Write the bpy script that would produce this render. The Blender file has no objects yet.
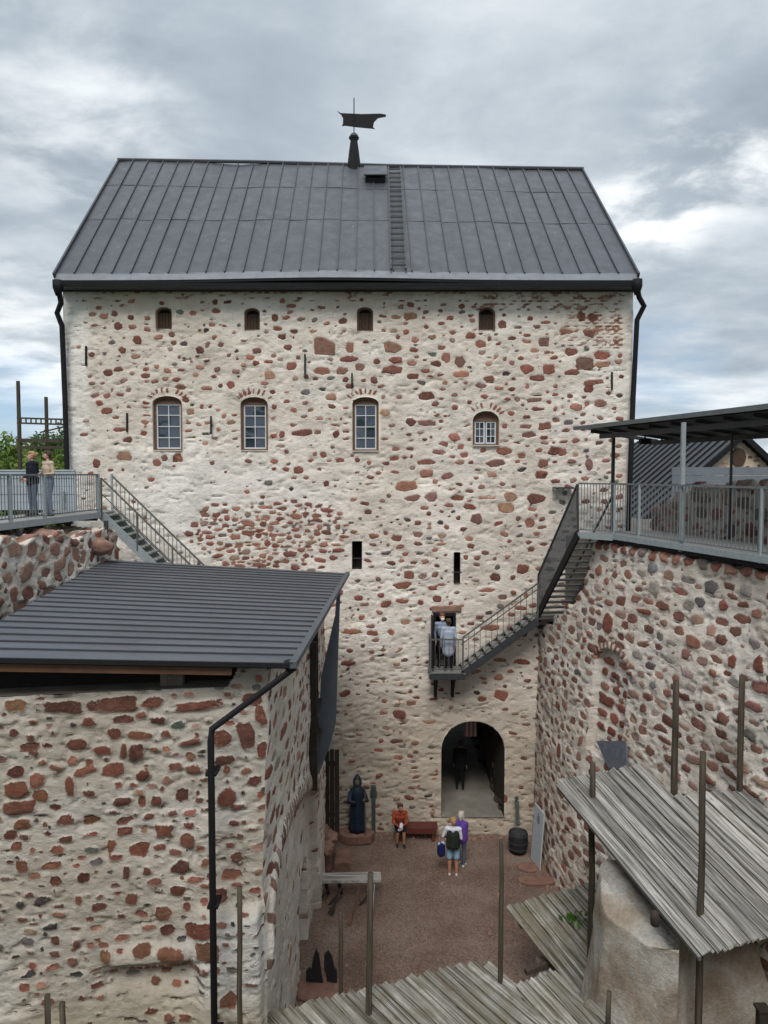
import bpy, bmesh, math, random
import numpy as np
from mathutils import Vector, Matrix
R = math.radians
SC = bpy.context.scene
COL = SC.collection
rnd = random.Random(7)

# ------------------------------------------------------------------ camera model (metres, +Y into the court)
F_PX, PITCH, EYE = 740.0, R(3.0), 12.0
CP, SP = math.cos(PITCH), math.sin(PITCH)
def ray(px, py):
    u, v = (px - 384) / F_PX, (512 - py) / F_PX
    return Vector((u, CP + v * SP, -SP + v * CP))
def at_y(px, py, Y):
    d = ray(px, py); t = Y / d.y
    return Vector((d.x * t, Y, EYE + d.z * t))
def at_z(px, py, z):
    d = ray(px, py); t = (z - EYE) / d.z
    return Vector((d.x * t, d.y * t, z))
def at_plane(px, py, a, b, c):           # z = a + b x + c y
    d = ray(px, py); t = (a - EYE) / (d.z - b * d.x - c * d.y)
    return Vector((d.x * t, d.y * t, EYE + d.z * t))
def proj(P):                              # arrays (...,3) -> px, py
    x, y, z = P[..., 0], P[..., 1], P[..., 2] - EYE
    dep = y * CP - z * SP
    up = y * SP + z * CP
    return 384 + F_PX * x / dep, 512 - F_PX * up / dep
def plane3(p, q, r):
    A = np.array([[1, p[0], p[1]], [1, q[0], q[1]], [1, r[0], r[1]]]); return np.linalg.solve(A, np.array([p[2], q[2], r[2]]))

cam = bpy.data.cameras.new('camera'); co = bpy.data.objects.new('camera', cam); COL.objects.link(co)
cam.sensor_fit = 'VERTICAL'; cam.sensor_height = 36.0; cam.lens = F_PX * 36.0 / 1024.0
cam.clip_start = 0.1; cam.clip_end = 5000
co.location = (0, 0, EYE); co.rotation_euler = (R(90) - PITCH, 0, 0)
SC.camera = co

# ------------------------------------------------------------------ object helpers
def tag(o, label=None, cat=None, group=None, kind=None):
    if label: o['label'] = label
    if cat: o['category'] = cat
    if group: o['group'] = group
    if kind: o['kind'] = kind
    return o
def empty(name, loc, label=None, cat=None, group=None, kind=None):
    o = bpy.data.objects.new(name, None); COL.objects.link(o); o.location = loc
    o.empty_display_size = 0.2
    return tag(o, label, cat, group, kind)
def origin_of(o):
    v = Vector((0, 0, 0))
    while o is not None:
        v = v + o.location; o = o.parent
    return v
def copy_tree(o, parent=None):
    c = o.copy(); COL.objects.link(c)
    if parent is not None: c.parent = parent
    for ch in list(o.children): copy_tree(ch, c)
    return c

class MB:
    """collects world-space geometry, then links it as ONE mesh"""
    def __init__(s): s.v = []; s.f = []; s.m = []; s.cur = 0
    def add(s, vs, fs):
        n = len(s.v); s.v += [tuple(p) for p in vs]
        for f in fs: s.f.append([i + n for i in f]); s.m.append(s.cur)
        return s
    def box(s, c, size, rz=0.0):
        x, y, z = size[0] / 2, size[1] / 2, size[2] / 2
        cs, sn = math.cos(rz), math.sin(rz)
        vs = [(c[0] + a * x * cs - b * y * sn, c[1] + a * x * sn + b * y * cs, c[2] + d * z) for a in (-1, 1) for b in (-1, 1) for d in (-1, 1)]
        return s.add(vs, [(0, 1, 3, 2), (4, 6, 7, 5), (0, 4, 5, 1), (2, 3, 7, 6), (0, 2, 6, 4), (1, 5, 7, 3)])
    def beam(s, p, q, w, h, up=(0, 0, 1)):
        p, q = Vector(p), Vector(q); d = (q - p).normalized(); up = Vector(up)
        a = d.cross(up)
        if a.length < 1e-4: a = d.cross(Vector((0, 1, 0)))
        a.normalize(); b = a.cross(d).normalized()
        vs = [e + a * (i * w / 2) + b * (j * h / 2) for e in (p, q) for i, j in ((-1, -1), (1, -1), (1, 1), (-1, 1))]
        return s.add(vs, [(0, 3, 2, 1), (4, 5, 6, 7), (0, 1, 5, 4), (1, 2, 6, 5), (2, 3, 7, 6), (3, 0, 4, 7)])
    def tube(s, pts, r, n=8, caps=True):
        pts = [Vector(p) for p in pts]; rs = r if isinstance(r, (list, tuple)) else [r] * len(pts)
        vs = []; fs = []
        for i, p in enumerate(pts):
            if i == 0: d = pts[1] - p
            elif i == len(pts) - 1: d = p - pts[i - 1]
            else: d = (pts[i + 1] - p).normalized() + (p - pts[i - 1]).normalized()
            d.normalize()
            a = d.cross(Vector((0.13, 0.21, 0.97)))
            if a.length < 0.3: a = d.cross(Vector((0.05, 1, 0.02)))
            if i and a.dot(pa) < 0: a = -a
            a.normalize(); b = d.cross(a).normalized(); pa = a
            for k in range(n):
                t = 2 * math.pi * k / n
                vs.append(p + (a * math.cos(t) + b * math.sin(t)) * rs[i])
        for i in range(len(pts) - 1):
            for k in range(n):
                fs.append((i * n + k, i * n + (k + 1) % n, (i + 1) * n + (k + 1) % n, (i + 1) * n + k))
        if caps:
            fs.append(tuple(range(n - 1, -1, -1))); m = (len(pts) - 1) * n; fs.append(tuple(range(m, m + n)))
        return s.add(vs, fs)
    def prism(s, pts, ext):
        """closed outline (3D points) extruded along ext"""
        n = len(pts); e = Vector(ext); a = [Vector(p) for p in pts]
        return s.add(a + [p + e for p in a], [tuple(range(n))[::-1], tuple(range(n, 2 * n))] + [(i, (i + 1) % n, n + (i + 1) % n, n + i) for i in range(n)])
    def lathe(s, c, prof, n=16):
        vs = []; fs = []
        for r, z in prof:
            for k in range(n):
                t = 2 * math.pi * k / n; vs.append((c[0] + r * math.cos(t), c[1] + r * math.sin(t), c[2] + z))
        for i in range(len(prof) - 1):
            for k in range(n): fs.append((i * n + k, i * n + (k + 1) % n, (i + 1) * n + (k + 1) % n, (i + 1) * n + k))
        fs.append(tuple(range(n - 1, -1, -1))); m = (len(prof) - 1) * n; fs.append(tuple(range(m, m + n)))
        return s.add(vs, fs)
    def build(s, name, mats, parent=None, smooth=False, bevel=0.0, normals=True, **kw):
        me = bpy.data.meshes.new(name)
        off = origin_of(parent) if parent is not None else Vector((0, 0, 0))
        me.from_pydata([tuple(Vector(p) - off) for p in s.v], [], s.f)
        mats = mats if isinstance(mats, (list, tuple)) else [mats]
        for m in mats: me.materials.append(m)
        if len(mats) > 1: me.polygons.foreach_set('material_index', s.m)
        if normals:
            bm = bmesh.new(); bm.from_mesh(me); bmesh.ops.recalc_face_normals(bm, faces=bm.faces); bm.to_mesh(me); bm.free()
        if smooth: me.polygons.foreach_set('use_smooth', [True] * len(me.polygons))
        me.update()
        o = bpy.data.objects.new(name, me); COL.objects.link(o)
        if parent is not None: o.parent = parent
        if bevel:
            b = o.modifiers.new('bevel', 'BEVEL'); b.width = bevel; b.segments = 2; b.limit_method = 'ANGLE'
        return tag(o, kw.get('label'), kw.get('cat'), kw.get('group'), kw.get('kind'))

# ------------------------------------------------------------------ material helpers
class NT:
    def __init__(s, name):
        s.mat = bpy.data.materials.new(name); s.mat.use_nodes = True
        s.t = s.mat.node_tree; s.n = s.t.nodes; s.l = s.t.links
        s.bsdf = s.n['Principled BSDF']; s.x = 0
    def node(s, typ, **kw):
        n = s.n.new(typ)
        for k, v in kw.items():
            if isinstance(k, str) and hasattr(n, k): setattr(n, k, v)
        return n
    def put(s, sock, v):
        if hasattr(v, 'is_linked') or isinstance(v, bpy.types.NodeSocket): s.l.new(v, sock)
        elif isinstance(v, (tuple, list)) and len(v) == 3 and sock.type == 'RGBA': sock.default_value = (*v, 1)
        else: sock.default_value = v
    def coord(s, kind='Object'): return s.node('ShaderNodeTexCoord').outputs[kind]
    def mapping(s, vec, scale=(1, 1, 1), rot=(0, 0, 0), loc=(0, 0, 0)):
        m = s.node('ShaderNodeMapping'); s.put(m.inputs['Vector'], vec)
        m.inputs['Scale'].default_value = scale; m.inputs['Rotation'].default_value = rot; m.inputs['Location'].default_value = loc
        return m.outputs['Vector']
    def noise(s, vec, scale=5, detail=4, rough=0.55, dist=0.0, out='Fac'):
        m = s.node('ShaderNodeTexNoise'); s.put(m.inputs['Vector'], vec)
        m.inputs['Scale'].default_value = scale; m.inputs['Detail'].default_value = detail
        m.inputs['Roughness'].default_value = rough; m.inputs['Distortion'].default_value = dist
        return m.outputs[out]
    def voronoi(s, vec, scale=5, feature='F1', out='Distance', rand=1.0):
        m = s.node('ShaderNodeTexVoronoi', feature=feature); s.put(m.inputs['Vector'], vec)
        m.inputs['Scale'].default_value = scale; m.inputs['Randomness'].default_value = rand
        return m.outputs[out]
    def attr(s, name, out='Fac'):
        a = s.node('ShaderNodeAttribute'); a.attribute_name = name; return a.outputs[out]
    def math(s, op, a, b=0.0, c=None, clamp=False):
        m = s.node('ShaderNodeMath', operation=op); m.use_clamp = clamp
        s.put(m.inputs[0], a); s.put(m.inputs[1], b)
        if c is not None: s.put(m.inputs[2], c)
        return m.outputs[0]
    def rng(s, v, a, b, c=0.0, d=1.0, smooth=False):
        m = s.node('ShaderNodeMapRange'); m.interpolation_type = 'SMOOTHSTEP' if smooth else 'LINEAR'
        s.put(m.inputs['Value'], v); m.inputs['From Min'].default_value = a; m.inputs['From Max'].default_value = b
        m.inputs['To Min'].default_value = c; m.inputs['To Max'].default_value = d
        return m.outputs['Result']
    def mix(s, f, a, b, mode='MIX'):
        m = s.node('ShaderNodeMix', data_type='RGBA', blend_type=mode)
        s.put(m.inputs[0], f); s.put(m.inputs[6], a); s.put(m.inputs[7], b)
        return m.outputs[2]
    def ramp(s, f, stops):
        m = s.node('ShaderNodeValToRGB'); s.put(m.inputs[0], f)
        e = m.color_ramp.elements
        while len(e) < len(stops): e.new(0.5)
        for i, (p, c) in enumerate(stops): e[i].position = p; e[i].color = (*c, 1) if len(c) == 3 else c
        return m.outputs[0]
    def scale(s, col, f):
        m = s.node('ShaderNodeMix', data_type='RGBA', blend_type='MULTIPLY'); m.inputs[0].default_value = 1
        s.put(m.inputs[6], col)
        c = s.node('ShaderNodeCombineColor')
        for i in range(3): s.put(c.inputs[i], f)
        s.l.new(c.outputs[0], m.inputs[7]); return m.outputs[2]
    def bump(s, h, strength=0.5, dist=0.02, normal=None):
        b = s.node('ShaderNodeBump'); b.inputs['Strength'].default_value = strength; b.inputs['Distance'].default_value = dist
        s.put(b.inputs['Height'], h)
        if normal is not None: s.put(b.inputs['Normal'], normal)
        return b.outputs['Normal']
    def done(s, color=None, rough=0.8, metal=0.0, normal=None, spec=0.5, **kw):
        if color is not None: s.put(s.bsdf.inputs['Base Color'], color)
        s.put(s.bsdf.inputs['Roughness'], rough); s.put(s.bsdf.inputs['Metallic'], metal)
        s.put(s.bsdf.inputs['Specular IOR Level'], spec)
        if normal is not None: s.put(s.bsdf.inputs['Normal'], normal)
        return s.mat

M = {}
def simple(name, col, rough=0.7, metal=0.0, var=0.18, scale=6.0, bump=0.15, spec=0.4, bscale=40):
    t = NT(name); c = t.coord()
    n = t.noise(c, scale, 5); f = t.rng(n, 0.25, 0.75, 1 - var, 1 + var)
    n2 = t.noise(c, bscale, 3)
    M[name] = t.done(t.scale(col, f), rough, metal, t.bump(n2, bump, 0.01), spec)
    return M[name]

def mat_rubble(name, grain=1.0):
    t = NT(name); c = t.coord()
    sd = t.attr('sd'); tint = t.attr('tint', 'Color'); mort = t.attr('mort', 'Color')
    n1 = t.noise(c, 7, 6, 0.6); n1b = t.noise(c, 26, 4, 0.6)
    e = t.math('ADD', sd, t.math('MULTIPLY', t.math('SUBTRACT', n1, 0.5), 0.045))
    e = t.math('ADD', e, t.math('MULTIPLY', t.math('SUBTRACT', n1b, 0.5), 0.055))
    e = t.math('ADD', e, t.math('MULTIPLY', t.math('SUBTRACT', t.noise(c, 2.6, 4, 0.6), 0.5), 0.085))
    mask = t.rng(e, -0.007, 0.009, smooth=True)
    # stone: granite speckle and big tone drift inside each stone
    g1 = t.noise(c, 90, 3, 0.7); g2 = t.noise(c, 5.5, 4, 0.6)
    sf = t.math('MULTIPLY', t.rng(g1, 0.3, 0.7, 0.75, 1.22), t.rng(g2, 0.3, 0.7, 0.72, 1.25))
    stone = t.scale(tint, sf)
    # thin lime bloom on some faces of the stones
    bloom = t.rng(t.noise(c, 13, 6, 0.7), 0.56, 0.74, 0.0, 0.42)
    stone = t.mix(bloom, stone, (0.42, 0.37, 0.32))
    # mortar: blotchy lime with grit, ochre and grey stains, streaks running down
    m1 = t.noise(c, 1.1, 6, 0.62); m2 = t.noise(c, 150, 2, 0.5)
    mc = t.scale(mort, t.math('MULTIPLY', t.rng(m1, 0.3, 0.72, 0.80, 1.10), t.rng(m2, 0.25, 0.75, 0.88, 1.10)))
    st = t.rng(t.noise(t.mapping(c, (2.4, 2.4, 0.55)), 1.6, 6, 0.65), 0.52, 0.72, 0.0, 0.45)
    mc = t.mix(st, mc, t.mix(0.5, mc, (0.30, 0.25, 0.19)))
    grit = t.rng(t.noise(t.mapping(c, (1, 1, 1.9)), 17, 5, 0.7), 0.62, 0.72, 0.0, 0.7, True)
    mc = t.mix(grit, mc, (0.16, 0.12, 0.095))
    col = t.mix(mask, mc, stone)
    # relief
    b1 = t.noise(t.mapping(c, (1, 1, 1.7)), 10.0, 9, 0.74); b2 = t.noise(c, 55, 5, 0.75)
    h = t.math('ADD', t.math('MULTIPLY', b1, 1.35 * grain), t.math('MULTIPLY', b2, 0.42 * grain))
    edge = t.rng(t.math('ABSOLUTE', e), 0.0, 0.03, -0.35, 0.0, True)
    h = t.math('ADD', h, edge)
    h = t.math('SUBTRACT', h, t.math('MULTIPLY', grit, 0.35))
    M[name] = t.done(col, 0.93, 0.0, t.bump(h, 0.70, 0.055), 0.15)
    return M[name]
mat_rubble('rubble')
def mat_roof(name, base, spots, seamdir):
    t = NT(name); c = t.coord(); p = t.attr('panel')
    f = t.math('MULTIPLY', t.rng(p, 0, 1, 0.93, 1.07), t.rng(t.noise(c, 0.8, 6, 0.65), 0.3, 0.7, 0.86, 1.14))
    col = t.scale(base, f)
    sp = t.rng(t.noise(t.mapping(c, seamdir), 9, 5, 0.75), 0.60, 0.76, 0, spots)
    col = t.mix(sp, col, (0.26, 0.27, 0.28))
    dirt = t.rng(t.noise(t.mapping(c, seamdir, loc=(3, 5, 1)), 3.0, 6, 0.7), 0.5, 0.75, 0, 0.5)
    col = t.mix(dirt, col, t.scale(base, 0.6))
    M[name] = t.done(col, t.rng(t.noise(c, 2.5, 4), 0.3, 0.7, 0.42, 0.6), 0.0, t.bump(t.noise(c, 1.7, 4), 0.25, 0.03), 0.5)
mat_roof('keep_roof', (0.041, 0.046, 0.057), 0.5, (1, 0.35, 0.35))
mat_roof('lean_roof', (0.074, 0.081, 0.096), 0.22, (0.4, 1, 1))
simple('eave_sheet', (0.15, 0.165, 0.19), 0.5, 0.0, 0.2, 4)
simple('black_metal', (0.010, 0.010, 0.012), 0.7, 0.0, 0.2, 6.0, 0.15, 0.2)
simple('dark_steel', (0.030, 0.033, 0.037), 0.5, 0.0, 0.25)
simple('galv', (0.24, 0.275, 0.29), 0.5, 0.0, 0.16, 9)
simple('galv_light', (0.36, 0.40, 0.43), 0.5, 0.0, 0.12, 5)
simple('rail_dark', (0.085, 0.09, 0.09), 0.55, 0.0, 0.25)
simple('rail_mid', (0.125, 0.138, 0.148), 0.55, 0.0, 0.2)
simple('sheet_grey', (0.10, 0.115, 0.135), 0.55, 0.0, 0.12, 3)
simple('sheet_blue', (0.32, 0.37, 0.42), 0.5, 0.0, 0.10, 3)
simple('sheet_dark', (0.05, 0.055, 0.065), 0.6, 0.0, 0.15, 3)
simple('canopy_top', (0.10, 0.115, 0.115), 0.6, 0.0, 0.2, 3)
simple('grate', (0.20, 0.20, 0.19), 0.7, 0.0, 0.3, 20)
simple('dark_rock', (0.035, 0.028, 0.024), 0.9, 0.0, 0.4, 5, 0.6)
simple('passage_floor', (0.17, 0.158, 0.138), 0.85, 0.0, 0.3, 2.5, 0.5)
simple('fence_grey', (0.13, 0.15, 0.175), 0.55, 0.0, 0.12, 3)
simple('guard', (0.065, 0.074, 0.085), 0.6, 0.0, 0.15, 3)
simple('lean_seam', (0.035, 0.038, 0.045), 0.6, 0.0, 0.1)
simple('brown_frame', (0.12, 0.060, 0.034), 0.6, 0.0, 0.3, 9)
simple('shutter_wood', (0.055, 0.032, 0.022), 0.75, 0.0, 0.35, 14)
simple('white_paint', (0.56, 0.58, 0.60), 0.5, 0.0, 0.06)
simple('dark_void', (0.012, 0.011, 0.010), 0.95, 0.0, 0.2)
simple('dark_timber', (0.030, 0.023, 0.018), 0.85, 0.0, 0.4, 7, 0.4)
simple('fascia_timber', (0.10, 0.048, 0.026), 0.7, 0.0, 0.35, 3, 0.3)
simple('passage_stone', (0.16, 0.145, 0.125), 0.9, 0.0, 0.35, 2.5, 0.6)
simple('passage_lit', (0.76, 0.74, 0.68), 0.9, 0.0, 0.2, 2.0, 0.5)  # pale tone painted so the passage's left wall looks lit
simple('slate', (0.10, 0.115, 0.14), 0.8, 0.0, 0.3, 8, 0.5)
simple('red_slab', (0.17, 0.092, 0.07), 0.9, 0.0, 0.35, 5, 0.6)
simple('boulder', (0.23, 0.135, 0.105), 0.9, 0.0, 0.4, 4, 0.8)
simple('bench_red', (0.085, 0.021, 0.016), 0.6, 0.0, 0.25, 5)
simple('statue_blue', (0.007, 0.016, 0.034), 0.6, 0.0, 0.3, 5, 0.3)
simple('statue_trim', (0.10, 0.085, 0.06), 0.7, 0.0, 0.3, 8)
simple('post_green', (0.045, 0.060, 0.055), 0.7, 0.0, 0.3, 8)
simple('board_white', (0.40, 0.44, 0.48), 0.6, 0.0, 0.05)
simple('print_blue', (0.10, 0.11, 0.20), 0.7, 0.0, 0.1)
simple('black_wood', (0.010, 0.010, 0.012), 0.7, 0.0, 0.4, 9, 0.4)
simple('bark', (0.07, 0.05, 0.035), 0.9, 0.0, 0.3, 3, 0.6)
simple('skin', (0.46, 0.27, 0.20), 0.6, 0.0, 0.06)
simple('skin_tan', (0.34, 0.17, 0.11), 0.6, 0.0, 0.08)
simple('lips', (0.30, 0.11, 0.09), 0.6, 0.0, 0.05)
simple('eye', (0.03, 0.025, 0.02), 0.3, 0.0, 0.05)
simple('hair_brown', (0.055, 0.028, 0.015), 0.7, 0.0, 0.3, 30)
simple('hair_blond', (0.30, 0.19, 0.10), 0.7, 0.0, 0.3, 30)
simple('hair_grey', (0.42, 0.38, 0.34), 0.7, 0.0, 0.2, 30)
simple('hair_red', (0.16, 0.05, 0.022), 0.7, 0.0, 0.3, 30)
def cloth(n, c): simple(n, c, 0.92, 0.0, 0.14, 9, 0.25, 0.1, 60)
cloth('navy', (0.012, 0.014, 0.022)); cloth('beige', (0.42, 0.34, 0.26)); cloth('jeans', (0.14, 0.17, 0.23)); cloth('black_cloth', (0.012, 0.012, 0.014))
cloth('coat_blue', (0.30, 0.35, 0.43)); cloth('shirt_blue', (0.22, 0.27, 0.36)); cloth('white_cloth', (0.50, 0.54, 0.60)); cloth('orange_red', (0.26, 0.055, 0.030))
cloth('shorts_blue', (0.22, 0.36, 0.50)); cloth('olive_bag', (0.020, 0.024, 0.018)); cloth('purple', (0.10, 0.050, 0.26)); cloth('jeans_dark', (0.08, 0.10, 0.14)); cloth('bag_blue', (0.012, 0.016, 0.07)); cloth('shoe_dark', (0.02, 0.02, 0.025)); cloth('shoe_light', (0.45, 0.46, 0.48)); cloth('mask_white', (0.7, 0.75, 0.78))

# window glass: dark room behind a glossy pane
t = NT('glass'); c = t.coord()
M['glass'] = t.done((0.020, 0.032, 0.055), 0.06, 0.0, t.bump(t.noise(c, 1.6, 2), 0.5, 0.05), 1.0)
t.bsdf.inputs['IOR'].default_value = 1.55

# weathered planks: grain runs along the 'grain' attribute's x
t = NT('planks'); g = t.attr('grain', 'Vector'); rv = t.attr('brd')
n1 = t.noise(t.mapping(g, (0.9, 26, 1)), 1.0, 6, 0.7); n2 = t.noise(t.mapping(g, (0.35, 3.2, 1)), 1.4, 5, 0.65); n3 = t.noise(t.coord(), 2.2, 5, 0.65)
col = t.ramp(n1, [(0.30, (0.045, 0.040, 0.035)), (0.44, (0.20, 0.19, 0.175)), (0.58, (0.41, 0.405, 0.385)), (0.82, (0.56, 0.56, 0.55))])
col = t.scale(col, t.math('MULTIPLY', t.rng(rv, 0, 1, 0.62, 1.2), t.rng(n2, 0.3, 0.7, 0.66, 1.18)))
moss = t.math('MULTIPLY', t.rng(n3, 0.38, 0.66, 0.15, 0.95), t.attr('moss'))
col = t.mix(moss, col, t.scale((0.135, 0.118, 0.080), t.rng(n1, .3, .7, .45, 1.5)))
crack = t.rng(t.noise(t.mapping(g, (0.5, 34, 1), loc=(9, 2, 0)), 1.0, 3, 0.5), 0.63, 0.68, 0, 1)
col = t.mix(t.math('MULTIPLY', crack, 0.8), col, (0.028, 0.025, 0.022))
kn = t.voronoi(t.mapping(g, (1.1, 6.5, 1)), 1.0); col = t.mix(t.rng(kn, .05, .09, .85, 0, True), col, (0.05, 0.038, 0.028))
M['planks'] = t.done(col, 0.9, 0.0, t.bump(t.math('SUBTRACT', n1, t.math('MULTIPLY', crack, 0.5)), 0.8, 0.02), 0.15)

t = NT('pole_wood'); c = t.coord(); n1 = t.noise(t.mapping(c, (22, 22, 0.8)), 1.2, 6, 0.65); n2 = t.noise(c, 1.3, 4)
col = t.ramp(n1, [(0.3, (0.024, 0.019, 0.015)), (0.55, (0.065, 0.053, 0.042)), (0.8, (0.15, 0.13, 0.108))])
col = t.mix(t.rng(n2, 0.45, 0.7, 0, 0.6), col, (0.075, 0.078, 0.048))
M['pole_wood'] = t.done(col, 0.9, 0.0, t.bump(n1, 0.7, 0.015), 0.15)

t = NT('plaster'); c = t.coord(); n1 = t.noise(c, 0.9, 7, 0.65, 0.3); n2 = t.noise(c, 5, 6, 0.7); n3 = t.noise(t.mapping(c, (1, 1, 0.35)), 2.0, 5, 0.6)
col = t.ramp(n1, [(0.30, (0.19, 0.145, 0.11)), (0.45, (0.28, 0.24, 0.195)), (0.58, (0.38, 0.365, 0.335)), (0.75, (0.33, 0.285, 0.23))])
col = t.mix(t.rng(n3, 0.52, 0.7, 0, 0.65), col, (0.26, 0.20, 0.14))
col = t.mix(t.rng(n2, 0.62, 0.75, 0, 0.5), col, (0.19, 0.165, 0.14))
n4 = t.noise(c, 16, 8, 0.75); vc = t.voronoi(t.mapping(c, (1, 1, .8)), 1.6, 'DISTANCE_TO_EDGE'); ck = t.math('MULTIPLY', t.rng(t.math('ADD', vc, t.math('MULTIPLY', t.math('SUBTRACT', n2, .5), .12)), .0, .012, 1, 0), t.rng(n1, .45, .6, 0, 1))
col = t.mix(t.math('MULTIPLY', ck, .0), col, (0.09, 0.07, 0.055)); col = t.scale(col, t.rng(n4, .3, .7, .78, 1.2))
M['plaster'] = t.done(col, 0.92, 0.0, t.bump(t.math('ADD', n4, n2), 0.8, 0.05), 0.15)

t = NT('gravel'); c = t.coord(); n1 = t.noise(c, 0.5, 6, 0.6); n2 = t.noise(c, 26, 4, 0.75); v = t.voronoi(c, 30, out='Color')
col = t.ramp(n1, [(0.3, (0.120, 0.082, 0.066)), (0.5, (0.172, 0.122, 0.100)), (0.7, (0.225, 0.178, 0.150))])
sep = t.node('ShaderNodeSeparateColor'); t.l.new(v, sep.inputs[0])
col = t.scale(col, t.math('MULTIPLY', t.rng(n2, 0.3, 0.7, 0.6, 1.35), t.rng(sep.outputs[0], 0, 1, 0.72, 1.25)))
vd = t.voronoi(c, 30)
M['gravel'] = t.done(col, 0.95, 0.0, t.bump(t.math('ADD', t.math('MULTIPLY', vd, -0.8), n2), 0.8, 0.03), 0.1)

t = NT('terrain_grass'); c = t.coord(); n1 = t.noise(c, 0.05, 6); n2 = t.noise(c, 2.0, 5)
M['terrain_grass'] = t.done(t.scale(t.ramp(n1, [(0.3, (0.035, 0.06, 0.018)), (0.7, (0.07, 0.10, 0.03))]), t.rng(n2, 0.3, 0.7, 0.7, 1.2)), 0.95, 0, t.bump(n2, 0.6, 0.1), 0.1)
def leafmat(name, a, b):
    t = NT(name); r = t.attr('brd'); col = t.mix(r, a, b)
    t.done(col, 0.75, 0, None, 0.2)
    t.bsdf.inputs['Subsurface Weight'].default_value = 0.0
    tr = t.node('ShaderNodeBsdfTranslucent'); t.put(tr.inputs[0], col)
    mx = t.node('ShaderNodeMixShader'); mx.inputs[0].default_value = 0.3
    t.l.new(t.bsdf.outputs[0], mx.inputs[1]); t.l.new(tr.outputs[0], mx.inputs[2]); t.l.new(mx.outputs[0], t.n['Material Output'].inputs[0])
    M[name] = t.mat
leafmat('leaf', (0.075, 0.13, 0.028), (0.18, 0.26, 0.07)); leafmat('leaf_dark', (0.032, 0.07, 0.022), (0.085, 0.15, 0.045)); leafmat('leaf_yellow', (0.11, 0.16, 0.03), (0.24, 0.30, 0.08))
leafmat('weed', (0.035, 0.085, 0.012), (0.08, 0.16, 0.03))
# ------------------------------------------------------------------ rubble masonry: one displaced sheet per wall face
def vnoise(x, y, seed):
    rs = np.random.RandomState(seed); L = rs.rand(256, 256)
    xi = np.floor(x).astype(int); yi = np.floor(y).astype(int); fx = x - xi; fy = y - yi
    fx = fx * fx * (3 - 2 * fx); fy = fy * fy * (3 - 2 * fy)
    a = L[xi % 256, yi % 256]; b = L[(xi + 1) % 256, yi % 256]; c = L[xi % 256, (yi + 1) % 256]; d = L[(xi + 1) % 256, (yi + 1) % 256]
    return (a * (1 - fx) + b * fx) * (1 - fy) + (c * (1 - fx) + d * fx) * fy
def fbm(x, y, seed, oct=5, g=0.5):
    s = np.zeros_like(x); a = 1.0; t = 0
    for k in range(oct):
        s += a * vnoise(x + 17.3 * k, y - 9.1 * k, seed + k); t += a; a *= g; x = x * 2.03; y = y * 2.03
    return s / t
def sstep(a, b, x):
    t = np.clip((x - a) / (b - a), 0, 1); return t * t * (3 - 2 * t)

TINTS = [((0.240, 0.098, 0.072), 5), ((0.305, 0.142, 0.105), 4), ((0.175, 0.078, 0.060), 4), ((0.34, 0.195, 0.138), 2.4), ((0.23, 0.128, 0.105), 3), ((0.145, 0.13, 0.125), 1.3), ((0.065, 0.058, 0.055), 1.2), ((0.30, 0.20, 0.155), 1.0), ((0.13, 0.15, 0.125), 0.35)]
GREYS = [((0.29, 0.255, 0.235), 3), ((0.21, 0.185, 0.175), 2), ((0.34, 0.275, 0.235), 3), ((0.14, 0.125, 0.12), 1.5)]
def pick_tint(r, table=TINTS):
    t = r.choices([c for c, w in table], [w for c, w in table])[0]; k = r.uniform(0.78, 1.22)
    return tuple(c * k * r.uniform(0.94, 1.06) for c in t)

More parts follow.
